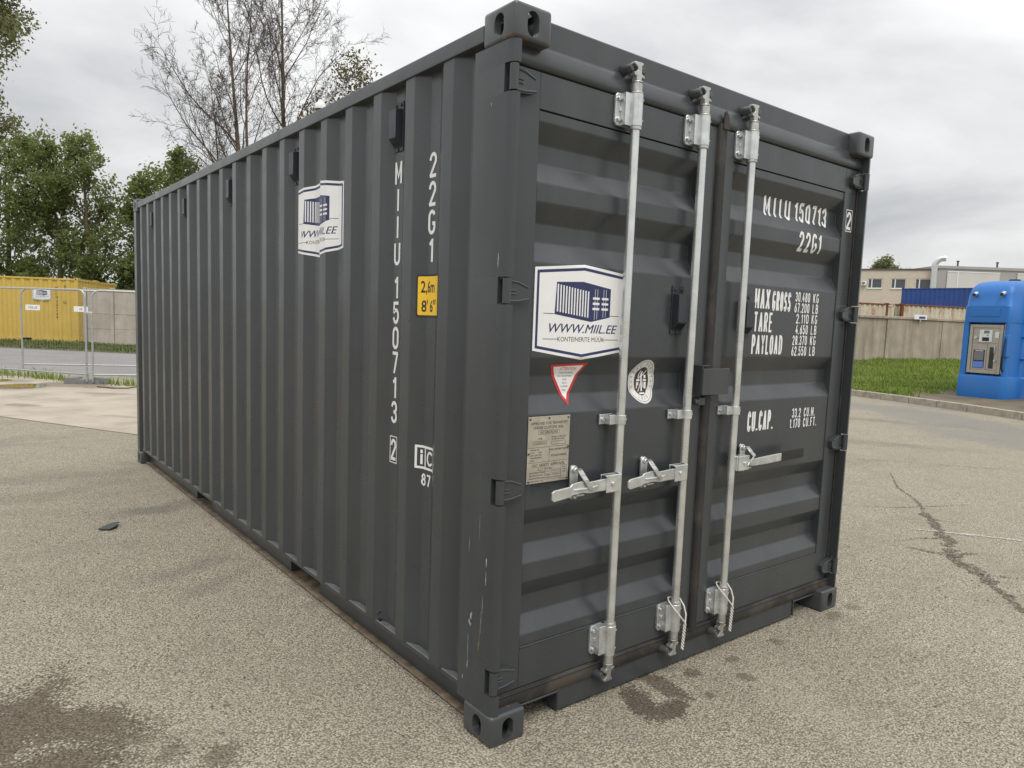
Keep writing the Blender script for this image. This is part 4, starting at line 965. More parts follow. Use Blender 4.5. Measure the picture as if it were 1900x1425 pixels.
def freight(name, label, loc, ang, length, mat, pitch=.28, frame=None, wide=2.44, high=2.59, side=None):
    """plain freight container; local x along its length, front long side at local y = 0"""
    root = thing(name, label, 'container', loc, ang); frame = frame or mat
    def corr(n0, n1, fix, outward, axis):
        vs = []; fs = []; P = []; x = n0
        while x < n1-.05:
            for dx, dep in ((0,.004),(.30,.004),(.46,.045),(.84,.045)):
                if x+dx*pitch < n1: P.append((x+dx*pitch, dep))
            x += pitch
        P.append((n1, .004))
        for p, dep in P:
            for z in (.14, high-.11): vs.append((p, fix+outward*dep, z) if axis == 'x' else (fix+outward*dep, p, z))
        return MB().add(vs, [(2*i, 2*i+2, 2*i+3, 2*i+1) for i in range(len(P)-1)])
    corr(.1, length-.1, 0.01, 1, 'x').build('side_panel', mat, root, smooth=0); corr(.1, length-.1, wide-.01, -1, 'x').build('side_panel', mat, root, smooth=0)
    corr(.1, wide-.1, length-.01, -1, 'y').build('end_panel', mat, root, smooth=0); corr(.1, wide-.1, .01, 1, 'y').build('end_panel', mat, root, smooth=0)
    for y0 in (0, wide-.06):
        MB().box(.12, length-.12, y0, y0+.06, high-.11, high-.04).build('top_rail', frame, root, bevel=.005)
        mb = MB(); q = .12
        for p0, p1 in ((length/2-1.2, length/2-.84), (length/2+.84, length/2+1.2), (length-.12, 0)): mb.box(q, p0, y0+.01, y0+.05, .02, .15); q = p1
        mb.build('bottom_rail', frame, root)
    for x0 in (0, length-.06): MB().box(x0, x0+.06, .12, wide-.12, high-.12, high-.03).build('end_rail', frame, root); MB().box(x0, x0+.06, .12, wide-.12, .02, .15).build('end_rail', frame, root)
    MB().box(.05, length-.05, .05, wide-.05, high-.06, high-.035).build('roof_panel', mat, root)
    for x0 in (0, length-.16):
        for y0 in (0, wide-.16):
            MB().box(x0+.01, x0+.15, y0+.01, y0+.15, .118, high-.118).build('corner_post', frame, root, bevel=.01)
            for z0 in (0, high-.118): 
                mb = MB().box(x0, x0+.16, y0, y0+.16, z0, z0+.118); mb.add([(x0+.08+.025*math.cos(a), y0-.001 if y0 == 0 else y0+.161, z0+.06+.04*math.sin(a)) for a in [i*math.pi/5 for i in range(10)]], [tuple(range(10))], 1)
                mb.build('corner_casting', [frame, M['darkhole']], root)
    return root
# local +x runs to the image right along the face towards us, local +y away from us
a = math.atan2(-.440, .898)
yc = freight('freight_container', 'bright yellow shipping container behind the mesh fence', (3.04-.898*6.06, 33.9+.440*6.06, 0), a, 6.06, M['yellowpaint'], .345, high=2.72)
a2 = 2.50; freight('freight_container', 'second yellow container standing behind the first one by the pale wall', (3.04-.898*6.06+.440*a2, 33.9+.440*6.06+.898*a2, 0), a, 6.06, M['yellowpaint'], .345, high=2.70)
d = Decal(['ink'])
zz = 2.33
for ch in 'MIIU 741146': 
    if ch == ' ': zz -= .08; continue
    d.text(ch, 5.20, zz-.10, .10, 0, 1.3, .17); zz -= .128
d.font('1', 5.56, 2.22, .2, 0, 1); d.font('G', 5.54, 1.62, .13, 0, 1)
d.lay('lettering', yc, lambda u, v, h: (u, -.004-h, v))
cs = company(0, 0, 1.45); cs.lay('company_sticker', yc, lambda u, v, h: (4.32+u, -.006-h, 1.72+v))
a = math.atan2(-.996, .083)
freight('freight_container', 'blue container stacked high behind the rusty white ones', (59.0,25.1,2.74), a, 12.1, M['bluepaint'], .34)
freight('freight_container', 'lower blue container carrying the stacked blue one', (59.0,25.1,.14), a, 12.1, M['bluepaint'], .34)
a = math.atan2(-1.4, 3.7)
def wallpt(t, off): return (28.3+.954*t+.30*off, 13.0-.30*t+.954*off)
rx, ry = 34.75, 14.78; ca, sa = math.cos(a), math.sin(a)
r1 = freight('freight_container', 'rust-streaked white container behind the concrete wall, nearer the grey container', (rx-6.06*ca, ry-6.06*sa, .5), a, 6.06, M['rustwhite'], .30, M['rustpost'])
rx, ry = 36.05, 14.74
r2 = freight('freight_container', 'rust-streaked white container behind the concrete wall, nearer the blue dispenser', (rx, ry, .55), a, 6.06, M['rustwhite'], .30, M['rustpost'])
rx, ry = 34.98, 15.3
r3 = freight('freight_container', 'dull white container end set back between two rusty containers', (rx, ry, .5), a, 0.9, M['rustwhite'], .30, M['rustwhite'], 2.2, 2.56)

# ------------------------------------------------------------------ walls
def conc(name, c, streak=0.6):
    b = NB(name); f = b.noise(1.6, 7, 0.65); cc = b.ramp(f, [(0.3, tuple(x*.8 for x in c)), (0.7, tuple(x*1.12 for x in c))])
    s_ = b.noise(3.2, 6, 0.62, stretch=(1,1,0.10)); cc = b.mix(b.rng(s_, 0.46, 0.72, 0, streak), cc, tuple(x*.38 for x in c))
    g = b.noise(30, 4); cc = b.mix(b.rng(g, 0.55, 0.75, 0, 0.3), cc, tuple(x*.55 for x in c)); b.col(cc); b.rough(0.92); b.bump(g, .3, .01); return b.mat
M['wallconc'] = conc('stained_concrete', (0.40,0.35,0.275)); M['wallconc2'] = conc('precast_concrete', (0.47,0.42,0.355), .3)
def pw(o, ux, uy, t, off, z): return (o[0]+ux*t-uy*off, o[1]+uy*t+ux*off, z)
wr = thing('concrete_wall', 'weathered grey concrete panel wall behind the lawn', 'wall', (28.3,13.0,.4))
ux, uy = .954, -.30
def wbox(root, o, ux, uy, t0, t1, o0, o1, z0, z1, name, mat, bev=.01):
    P = [pw(o, ux, uy, t, f, z) for z in (z0, z1) for t, f in ((t0,o0),(t1,o0),(t1,o1),(t0,o1))]
    lx, ly, lz = root.location
    return MB().add([(p[0]-lx, p[1]-ly, p[2]-lz) for p in P], [(0,3,2,1),(4,5,6,7),(0,1,5,4),(1,2,6,5),(2,3,7,6),(3,0,4,7)]).build(name, mat, root, bevel=bev, seg=1)
for k in range(-6, 9):
    j = random.uniform(-.02, .02)
    wbox(wr, (28.3,13.0), ux, uy, 1.6*k+.012, 1.6*k+1.588, j, .14+j, .25, 2.22, 'wall_panel', M['wallconc'])
    if k%2 == 0: wbox(wr, (28.3,13.0), ux, uy, 1.6*k+.03, 1.6*k+3.17, -.06, .18, 2.225, 2.34, 'coping', M['wallconc'], .015)
    wbox(wr, (28.3,13.0), ux, uy, 1.6*k-.05, 1.6*k+.05, .145, .26, .25, 2.30, 'wall_post', M['wallconc'])
sg = thing('sign_board', 'small white board fixed to the top of the concrete wall', 'sign', wallpt(3.35, -.1)+(2.25,))
sg.rotation_euler = (0,0,math.atan2(uy, ux))
MB().box(-.36, .36, -.02, .02, .0, .20).build('panel', M['white'], sg, bevel=.004)
MB().box(-.10, .26, -.024, -.0205, .035, .13).build('print', M['bluepaint'], sg); MB().box(-.02, .02, -.018, .018, -.12, -.001).build('bracket', M['zinc'], sg)
wl = thing('concrete_wall', 'pale precast concrete wall beside the yellow container', 'wall', (3.06,32.7,0))
o2 = (3.06,32.7); ux2, uy2 = .787, -.617
for k in range(0, 11):
    for z0, z1 in ((.0,.62),(.635,1.23),(1.245,2.27)):
        j = random.uniform(-.012, .012); wbox(wl, o2, ux2, uy2, .14+1.12*k+.02, .14+1.12*k+1.0, j, .07+j, z0, z1, 'wall_panel', M['wallconc2'])
    wbox(wl, o2, ux2, uy2, .02+1.12*k, .02+1.12*k+.13, -.05, .10, 0, 2.32, 'wall_post', M['wallconc2'])

# ------------------------------------------------------------------ mesh fence panels
M['fencesteel'] = simple('fence_galvanised', (0.42,0.44,0.44), 0.42, 0.6, 0.12, 14)
M['footplastic'] = simple('grey_fence_foot', (0.20,0.20,0.195), 0.8, 0, 0.15, 8, 0.2, 60)
def fence(p0, p1, z0, z1, label):
    root = thing('site_fence', label, 'fence', (p0[0], p0[1], 0), math.atan2(p1[1]-p0[1], p1[0]-p0[0])); Lf = math.dist(p0, p1); rr = .16
    path = [(0,0,z0-.12),(0,0,z1-rr)]+[(rr-rr*math.cos(a), 0, z1-rr+rr*math.sin(a)) for a in [math.pi/2*i/6 for i in range(1,7)]]+[(Lf-rr+rr*math.sin(a), 0, z1-rr+rr*math.cos(a)) for a in [math.pi/2*i/6 for i in range(0,7)]]+[(Lf,0,z0-.12)]
    MB().tube(path, .019, 8).build('frame', M['fencesteel'], root, smooth=60); MB().tube([(0,0,z0+.03),(Lf,0,z0+.03)], .017, 8).build('bottom_rail', M['fencesteel'], root, smooth=60)
    mb = MB(); n = int(Lf/.066)
    for i in range(1, n): mb.tube([(i*Lf/n, .004, z0+.03), (i*Lf/n, .004, z1-.01)], .0008, 3, caps=False)
    for i in range(1, 8): z = z0+.03+(z1-z0-.05)*i/8; mb.tube([(0, -.002, z), (Lf, -.002, z)], .0008, 3, caps=False)
    w_ = mb.build('wire_mesh', M['fencesteel'], root, smooth=0); w_['kind'] = 'stuff'; return root
fA = fence((-1.25,17.28), (.70,14.50), .17, 1.86, 'galvanised mesh fence panel at the left edge, ending at the grey foot block')
fC = fence((.80,14.44), (3.95,13.10), .17, 1.86, 'galvanised mesh fence panel starting at the foot block and running behind the container')
fB = fence((-.20,16.62), (3.05,15.25), .24, 1.88, 'galvanised mesh fence panel with two white name boards, just behind the others')
def foot(p, ang, label):
    root = thing('ballast_block', label, 'ballast block', (*p, 0), ang, None)
    mb = MB(); mb.prism([(-.42,.0),(-.40,.13),(-.15,.14),(-.14,.10),(.10,.10),(.11,.14),(.36,.12),(.40,.0)], 'y', -.12, .12); mb.build('block', M['footplastic'], root, bevel=.012)
    MB().cyl((-.03,0,.09), (-.03,0,.20), .026, 10).build('socket', M['fencesteel'], root); return root
foot((.75,14.62), math.atan2(-.32, .73), 'grey moulded foot block under the two joined fence panels'); foot((-1.22,17.2), 0.3, 'grey moulded foot block at the left edge of the picture')
cl = thing('fence_clamp', 'bright clamp joining the two fence posts above the foot block', 'clamp', (.75,14.47,1.42), math.atan2(-.4,.9)); MB().box(-.075,.075,-.03,.03,-.02,.02).build('band', M['zinc'], cl, bevel=.004); MB().cyl((0,-.045,0),(0,-.03,0),.012,8).build('bolt', M['zinc'], cl)
for t, tx, lb in ((.09, 'MIIL.EE', 'white name board hung on the mesh fence near its left post'), (1.00, 'EE', 'white name board hung on the mesh fence near the joined posts')):
    dx, dy = 3.25, -1.37; Lq = math.hypot(dx, dy); px, py = -.20+dx/Lq*t, 16.62+dy/Lq*t
    s_ = thing('name_board', lb, 'sign', (px, py, 1.42), math.atan2(dy, dx)); MB().box(0, .27, -.026, -.02, 0, .115).build('panel', M['white'], s_, bevel=.002)
    q = Decal(['navy']); q.font(tx, .135, .035, .045, 0, .9, .2); q.lay('print', s_, lambda u, v, h: (u, -.026-h, v), lift=.001)
# twig and a scrap of sheet on the ground
tw = thing('stick', 'thin crooked stick lying on the pale concrete', 'stick', (0.85,13.55,.014)); MB().tube([(-.10,.10,.02),(.12,-.10,.008),(.35,-.25,.012),(.75,-.22,.06),(1.1,-.4,.03)], [.012,.014,.012,.01,.006], 6).build('stem', simple('stick_bark', (0.09,0.065,0.045), .9), tw); MB().tube([(.35,-.25,.012),(.5,-.38,.05)], [.008,.004], 5).build('side_shoot', bpy.data.materials['stick_bark'], tw)
sc_ = MB().add([(-.07,-.03,.004),(-.015,-.075,.006),(.035,-.04,.016),(.055,.035,.02),(.072,.055,.012),(.03,.085,.008),(-.02,.05,.004),(-.075,-.015,.003)], [tuple(range(8))])
so = sc_.build('sheet_scrap', simple('dark_scrap', (0.05,0.05,0.05), .6), None, smooth=0); md = so.modifiers.new('t', 'SOLIDIFY'); md.thickness = .006; so.location = (-.63,3.66,.008); tag(so, 'small dark torn scrap of sheet lying on the asphalt', 'scrap')

# ------------------------------------------------------------------ blue dispenser tank beyond the kerb
def gloss(name, c, r):
    b = NB(name); b.col(b.ramp(b.noise(1.5, 4), [(.3, tuple(x*.92 for x in c)), (.7, tuple(x*1.06 for x in c))])); b.rough(r); b.bump(b.noise(9, 3), .08, .01); return b.mat
M['tankblue'] = simple('blue_polyethylene', (0.018,0.150,0.47), .42, 0, .07, 1.5, .1, 9, .01, dirt=((0.07,0.15,0.33), 2.2, .56, .45))
M['stainless'] = simple('stainless_steel', (0.42,0.385,0.33), .45, .55, .1, 12)
M['glassdark'] = simple('dark_glass', (0.03,0.032,0.03), .12, 0, .3, 4)
M['screenw'] = simple('white_panel', (0.62,0.66,0.66), .4); M['labelblue'] = simple('blue_label', (0.10,0.22,0.62), .4, 0, .2, 30)
tk = thing('fuel_dispenser', 'tall blue plastic tank with a steel dispenser cabinet on the grass', 'tank', (17.28,4.03,.14), math.atan2(-.16, .987))
# local: x = length away from us, y = width to the image left, front face at x = 0
def rring(x0, x1, y0, y1, z, r, n=6):
    pts = []
    for cx, cy, a0 in ((x1-r, y1-r, 0), (x0+r, y1-r, 90), (x0+r, y0+r, 180), (x1-r, y0+r, 270)):
        pts += [(cx+r*math.cos(R(a0+90*i/n)), cy+r*math.sin(R(a0+90*i/n)), z) for i in range(n+1)]
    return pts
def loft(rings):
    n = len(rings[0]); vs = [p for r_ in rings for p in r_]; fs = []
    for k in range(len(rings)-1):
        for i in range(n): fs.append((k*n+i, k*n+(i+1)%n, (k+1)*n+(i+1)%n, (k+1)*n+i))
    fs += [tuple(range(n-1,-1,-1)), tuple(range((len(rings)-1)*n, len(rings)*n))]; return MB().add(vs, fs)
loft([rring(-.04,.98,-.03,1.06,.0,.14), rring(-.05,.98,-.04,1.06,.10,.15), rring(-.05,.98,-.04,1.06,.50,.15), rring(-.035,.98,-.03,1.05,.545,.14), rring(.0,.98,.0,1.02,.555,.12)]).build('plinth', M['tankblue'], tk, smooth=40)
# front with a real alcove: two cheeks, a lintel and the recessed back
mb = MB(); mb.box(.24, .97, .01, 1.01, .55, 2.0); mb.build('alcove_back', M['tankblue'], tk)
loft([rring(.0,.9,.88,1.02,.55,.05), rring(.0,.9,.88,1.02,1.78,.05)]).build('alcove_cheek', M['tankblue'], tk, smooth=40)
loft([rring(.0,.9,.0,.10,.55,.04), rring(.0,.9,.0,.10,1.78,.04)]).build('alcove_cheek', M['tankblue'], tk, smooth=40)
loft([rring(-.01,.98,-.01,1.03,1.775,.10), rring(-.015,.98,-.015,1.035,1.85,.12), rring(-.01,.98,-.01,1.03,2.14,.12), rring(.015,.98,.0,1.02,2.17,.12), rring(.03,.98,.02,1.01,2.40,.13), rring(.10,.98,.05,.99,2.58,.15), rring(.22,.98,.10,.95,2.68,.16), rring(.42,.98,.18,.88,2.735,.18)]).build('hood', M['tankblue'], tk, smooth=38)
MB().box(-.024,-.012,.22,.86,1.91,2.10).build('sign_recess', M['tankblue'], tk, bevel=.008)
loft([rring(.55,3.4,-.22,1.28,.0,.25), rring(.55,3.4,-.22,1.28,.52,.25), rring(.57,3.38,-.20,1.26,.55,.25), rring(.57,3.38,-.20,1.26,2.2,.25), rring(.66,3.3,-.12,1.18,2.50,.28), rring(.85,3.1,.0,1.06,2.68,.3), rring(1.0,2.9,.2,.86,2.78,.3)]).build('tank_body', M['tankblue'], tk, smooth=38)
for z in (.95, 1.45, 1.85): loft([rring(.552,3.4,-.222,1.282,z,.25), rring(.545,3.41,-.228,1.288,z+.02,.25), rring(.552,3.4,-.222,1.282,z+.04,.25)]).build('rib', M['tankblue'], tk, smooth=38)
MB().cyl((1.0,.5,2.72), (1.0,.5,2.80), .12, 16).build('filler_cap', M['tape'], tk)
# steel cabinet: frame, upper panel with reader and keypad, two glazed doors
F = .05; y0, y1, z0, z1 = .13, .86, .60, 1.72
fr = MB(); fr.box(F-.03, F+.02, y0, y0+.07, z0, z1); fr.box(F-.03, F+.02, y1-.07, y1, z0, z1); fr.box(F-.03, F+.02, y0+.07, y1-.07, z0, z0+.07); fr.box(F-.03, F+.02, y0+.07, y1-.07, z1-.07, z1); fr.build('cabinet_frame', M['stainless'], tk, bevel=.006)
MB().box(F, F+.25, y0+.07, y1-.07, z0+.07, z1-.07).build('cabinet_body', M['stainless'], tk)
MB().box(F-.012, F-.002, y0+.08, y1-.08, 1.30, 1.645).build('upper_panel', M['stainless'], tk, bevel=.003)
rd = MB().box(F-.03, F-.0125, .36, .64, 1.32, 1.60).build('card_reader', M['screenw'], tk, bevel=.006)
MB().box(F-.034, F-.0305, .42, .57, 1.345, 1.43).build('reader_slot', M['darkhole'], rd); MB().box(F-.034, F-.0305, .42, .54, 1.52, 1.585).build('reader_display', M['greyink'], rd); MB().box(F-.033, F-.0305, .44, .47, 1.465, 1.485).build('reader_light', M['ink'], rd)
MB().box(F-.018, F-.0125, .215, .30, 1.42, 1.56).build('keypad', M['screenw'], tk, bevel=.003); MB().cyl((F-.07,.70,1.42),(F-.01,.70,1.42),.03,12).build('lock_knob', M['zinc'], tk)
dl = MB().box(F-.014, F-.002, .455, y1-.08, .68, 1.28).build('cabinet_door', M['stainless'], tk, bevel=.004); MB().box(F-.020, F-.0145, .49, .74, .72, 1.14).build('door_glass', M['glassdark'], dl, bevel=.002)
MB().box(F-.024, F-.0205, .50, .73, .73, .87).build('instruction_label', M['labelblue'], dl); MB().box(F-.024, F-.0205, .51, .72, .90, 1.10).build('notice_label', M['greyink'], dl); MB().box(F-.024,F-.0205,.52,.70,1.11,1.125).build('notice_strip', M['screenw'], dl)
dr = MB().box(F-.014, F-.002, y0+.08, .445, .68, 1.28).build('cabinet_door', M['stainless'], tk, bevel=.004); MB().box(F-.020, F-.0145, .29, .39, .72, 1.21).build('door_glass', M['glassdark'], dr, bevel=.002)
MB().cyl((F-.05,.255,.90),(F-.012,.255,.90),.022,12).build('door_knob', M['zinc'], dr); MB().tube([(F-.03,.275,1.05),(F-.05,.275,1.10),(F-.05,.275,1.20),(F-.03,.275,1.24)],.008,6).build('door_pull', M['zinc'], dr)
mb = MB(); mb.prism([(F-.02,.085),(F-.02,.115),(F+.03,.115),(F+.03,.085)], 'z', .62, 1.74); mb.build('side_strip', M['stainless'], tk)
mb = MB(); mb.prism([(-.06,-.02),(-.06,.09),(.10,.09),(.10,-.02)], 'z', 1.0, 1.50); mb.build('hose_guard', M['tankblue'], tk, bevel=.02)
for y in (.80, .20):
    f_ = MB().cyl((.045,y,2.44), (-.06,y,2.40), .045, 14).build('spot_lamp', M['zinc'], tk, smooth=50); MB().cyl((-.0605,y,2.40), (-.066,y,2.398), .04, 14).build('lens', M['glassdark'], f_)

MB().tube([(-.03,.03,1.48),(-.10,.02,1.30),(-.11,.03,.95),(-.06,.05,.72),(.02,.06,.66)], .016, 8).build('hose', M['tape'], tk, smooth=60)
for z in (.56, 1.772, 2.155): MB().box(-.0175,-.0145,.10,.92,z,z+.008).build('moulding_seam', M['tape'] if z < 1 else M['tankblue'], tk)
# ------------------------------------------------------------------ buildings on the right
def brickmat():
    b = NB('pale_brick'); br = b.n('ShaderNodeTexBrick'); b.l(b.pos(), br.inputs['Vector'])
    mp = b.n('ShaderNodeMapping'); mp.inputs['Rotation'].default_value = (R(90),0,0); b.l(b.pos(), mp.inputs[0]); b.l(mp.outputs[0], br.inputs['Vector'])
    br.inputs['Color1'].default_value = (0.60,0.53,0.425,1); br.inputs['Color2'].default_value = (0.53,0.465,0.37,1); br.inputs['Mortar'].default_value = (0.40,0.36,0.30,1)
    br.inputs['Scale'].default_value = 1.0; br.inputs['Brick Width'].default_value = .26; br.inputs['Row Height'].default_value = .085; br.inputs['Mortar Size'].default_value = .008
    cc = b.mix(b.rng(b.noise(.9, 6, .6), .35, .7, 0, .35), br.outputs[0], (0.60,0.54,0.44)); b.col(cc); b.rough(.9); return b.mat
M['brick'] = brickmat(); M['upvc'] = simple('white_window_frame', (0.72,0.72,0.70), .5, 0, .04)
def pane():
    b = NB('window_glass'); b.col((0.05,0.06,0.07)); b.rough(.06); b.b.inputs['Specular IOR Level'].default_value = .8; return b.mat
M['pane'] = pane(); M['roofing'] = simple('dark_flashing', (0.09,0.085,0.08), .7)
bd = thing('brick_building', 'pale brick building with white framed windows behind the containers', 'building', (74.6,36.26,0), math.atan2(-.90, .435))
# local x along the facade to the image right, local y away from us
holes = [(.62,1.98),(2.78,4.16),(4.97,6.40)]; zb, zt = 6.33, 7.36
mb = MB(); mb.box(-30, 6.86, 0, 12, 0, zb); mb.box(-30, 6.86, 0, 12, zt, 8.2)
xs = [-30]+[q for h_ in holes for q in h_]+[6.86]
for i in range(0, len(xs), 2): mb.box(xs[i], xs[i+1], 0, 12, zb+.0005, zt-.0005)
mb.build('wall', M['brick'], bd, smooth=0)
MB().box(-30.1, 6.95, -.08, 12.1, 8.2, 8.36).build('roof_edge', M['roofing'], bd)
for x0, x1 in holes:
    w = MB(); t = .075; w.box(x0+.01, x1-.01, .06, .16, zb+.01, zb+t); w.box(x0+.01, x1-.01, .06, .16, zt-t, zt-.01); w.box(x0+.01, x0+t, .06, .16, zb+t, zt-t); w.box(x1-t, x1-.01, .06, .16, zb+t, zt-t); w.box(x0+.34, x0+.44, .058, .16, zb+t, zt-t)
    wo = w.build('window', M['upvc'], bd, smooth=0)
    for q0, q1 in ((x0+t, x0+.34), (x0+.44, x1-t)): MB().box(q0, q1, .10, .115, zb+t, zt-t).build('pane', M['pane'], wo, smooth=0)
    MB().box(x0-.06, x1+.06, -.09, .06, zb-.05, zb+.005).build('sill', M['upvc'], wo, smooth=0)
ac = thing('air_conditioner', 'white air conditioning unit mounted on the brick wall left of the windows', 'air conditioner', (74.6,36.26,0), math.atan2(-.90, .435))
MB().box(.02, .50, -.34, -.02, 6.62, 7.06).build('casing', M['upvc'], ac, bevel=.02); MB().cyl((.22,-.345,6.84),(.22,-.352,6.84),.15,18).build('fan_grille', M['greyink'], ac); MB().box(.05,.12,-.03,.0,6.5,6.62).build('bracket', M['roofing'], ac)
du = thing('duct_pipe', 'galvanised duct rising past the brick wall and bending over at the top', 'duct', (74.6,36.26,0), math.atan2(-.90, .435))
MB().tube([(6.55,-.40,4.6),(6.55,-.40,8.6)]+[(6.55+.75-.75*math.cos(R(q)), -.40, 8.6+.75*math.sin(R(q))) for q in (15,30,45,60,75,90,105)], .29, 18, caps=False).build('pipe', M['zinc'], du, smooth=60)
for z in (5.4, 6.5, 7.6, 8.5): MB().tube([(6.55,-.40,z),(6.55,-.40,z+.05)], .31, 18).build('joint_band', M['zinc'], du, smooth=60)
M['gcl'] = simple('grey_cladding', (0.34,0.335,0.325), .6, 0, .06, .4); M['gcl2'] = simple('pale_cladding', (0.54,0.535,0.515), .6, 0, .05, .4)
gb = thing('warehouse', 'flat grey warehouse with pale wall panels behind the blue tank', 'building', (79.3,30.6,0), math.atan2(-.615, .787))
MB().box(-.2, 40, 0, 25, 0, 8.55).build('wall', M['gcl'], gb, smooth=0); MB().box(-.3, 40.1, -.12, 25.1, 8.55, 8.82).build('roof_edge', M['gcl'], gb, smooth=0)
for x0, x1 in ((.8, 6.2), (8.0, 14.0), (15.5, 21.5)):
    p_ = MB().box(x0, x1, -.10, -.005, 0, 8.28).build('wall_panel', M['gcl2'], gb, smooth=0); MB().box(x0+1.02, x0+1.12, -.14, -.101, 0, 8.2).build('trim', M['upvc'], p_, smooth=0); MB().box(x0, x1, -.13, -.101, 8.2, 8.3).build('trim', M['upvc'], p_, smooth=0)
for x in (2.3, 6.4, 12): MB().cyl((x,.8,8.8),(x,.8,9.35),.09,10).build('vent_pipe', M['roofing'], gb); MB().cyl((x,.8,9.35),(x,.8,9.45),.15,10).build('vent_cap', M['roofing'], gb)

# ------------------------------------------------------------------ street lamp behind the container
lp = thing('street_lamp', 'street lamp with a white dome shade showing above the container roof', 'street lamp', (7.95,20.1,0))
MB().tube([(.15,.3,0),(.15,.3,4),(.15,.3,7.2)], [.08,.065,.05], 10).build('pole', M['zinc'], lp, smooth=60); MB().tube([(.15,.3,7.15),(.10,.2,7.42),(0,.03,7.52)], .03, 8).build('arm', M['zinc'], lp, smooth=60)
n = 20; prof = [(.06,7.56),(.07,7.53),(.075,7.50),(.13,7.46),(.165,7.40),(.18,7.32),(.182,7.28)]
lofted = [[(-.19+r_*math.cos(2*math.pi*i/n), -.33+r_*math.sin(2*math.pi*i/n), z+.48) for i in range(n)] for r_, z in prof]
sh = loft(lofted[::-1]).build('shade', M['upvc'], lp, smooth=50); MB().tube([(0,.03,7.52),(-.12,-.2,7.95),(-.19,-.33,8.04)], .025, 8).build('neck', M['zinc'], lp, smooth=60); MB().cyl((-.19,-.33,7.757),(-.19,-.33,7.745),.17,20).build('diffuser', M['greyink'], lp)

# ------------------------------------------------------------------ trees
M['bark'] = simple('tree_bark', (0.115,0.088,0.062), .95, 0, .35, 6, .5, 30, .02); M['twig'] = simple('twig_bark', (0.075,0.06,0.048), .95, 0, .25, 3)
M['leafA'] = leafmat('leaf_green', (0.13,0.17,0.055), (0.22,0.275,0.09), (0.33,0.38,0.15), .6)
M['leafB'] = leafmat('leaf_olive', (0.16,0.175,0.08), (0.25,0.265,0.12), (0.34,0.345,0.17), .6)
M['leafC'] = leafmat('leaf_brownish', (0.11,0.095,0.045), (0.19,0.155,0.07), (0.18,0.20,0.07), .5)
def grow(mb, tips, p, d, length, r, lev, spec):
    n = spec['seg'][lev]; pts = [p.copy()]; rad = [r]; dd = d.copy(); q = p.copy(); rend = r*spec['taper'][lev]
    for i in range(n):
        dd = (dd+Vector((random.gauss(0,1), random.gauss(0,1), random.gauss(0,1)))*spec['wob'][lev]+Vector((0,0,1))*spec['up'][lev]).normalized()
        q = q+dd*length/n; pts.append(q.copy()); rad.append(r+(rend-r)*(i+1)/n)
    mb[0 if lev <= 1 else 1].tube(pts, rad, 7 if r > .09 else (4 if r > .02 else 3), caps=False)
    if lev+1 >= len(spec['seg']): tips.append((q, dd)); tips.append((pts[len(pts)//2], dd)); return
    k = spec['kids'][lev]
    for j in range(k):
        f = spec['from'][lev]+(1-spec['from'][lev])*(j+random.random()*.8)/k; f = min(f, .999); i = int(f*n); t = f*n-i
        pp = pts[i].lerp(pts[i+1], t); td = (pts[i+1]-pts[i]).normalized(); ax = td.orthogonal().normalized(); ax.rotate(Matrix.Rotation(random.uniform(0, 6.283), 3, td))
        nd = td.copy(); nd.rotate(Matrix.Rotation(R(random.uniform(*spec['ang'][lev])), 3, ax)); rr = (rad[i]+(rad[i+1]-rad[i])*t)*spec['rk'][lev]
        grow(mb, tips, pp, nd, length*random.uniform(*spec['len'][lev])*(1-spec['short'][lev]*f), max(rr, spec['rmin']), lev+1, spec)
def leaves(name, tips, per, spread, size, mat, parent, droop=0):
    P = np.array([t[0] for t in tips], float); D = np.array([t[1] for t in tips], float); n = len(P)*per
    idx = np.repeat(np.arange(len(P)), per); c = P[idx]+rng.normal(size=(n,3))*spread*rng.uniform(.5,1.3,(len(P),1))[idx]+D[idx]*spread*.3; c[:,2] -= np.abs(rng.normal(size=n))*droop
    a = rng.normal(size=(n,3)); a /= np.linalg.norm(a,axis=1)[:,None]; b_ = np.cross(a, rng.normal(size=(n,3))); b_ /= np.linalg.norm(b_,axis=1)[:,None]
    s1 = (size*rng.uniform(.6,1.3,n))[:,None]; V = np.stack([c-a*s1, c-b_*s1*.55, c+a*s1, c+b_*s1*.55], 1).reshape(-1,3)
    me = bpy.data.meshes.new(name); me.vertices.add(4*n); me.vertices.foreach_set('co', V.ravel()); me.loops.add(4*n); me.loops.foreach_set('vertex_index', np.arange(4*n)); me.polygons.add(n); me.polygons.foreach_set('loop_start', np.arange(n)*4); me.polygons.foreach_set('loop_total', np.full(n,4)); me.update(); me.validate()
    me.materials.append(mat); return link(name, me, parent)
def tree(label, loc, height, r, spec, leaf=None, lean=(0,0), name='tree', group=None, seed=0):
    random.seed(seed); root = thing(name, label, 'tree', loc, 0, group); mb = [MB(), MB()]; tips = []
    grow(mb, tips, Vector((0,0,-.1)), Vector((lean[0], lean[1], 1)).normalized(), height, r, 0, spec)
    mb[0].build('trunk', M['bark'], root, smooth=80)
    if mb[1].v: mb[1].build('branches', M['twig'], root, smooth=0)
    if leaf: leaves('crown', tips, leaf[0], leaf[1], leaf[2], leaf[3], root, leaf[4] if len(leaf) > 4 else 0)
    return root, len(tips)
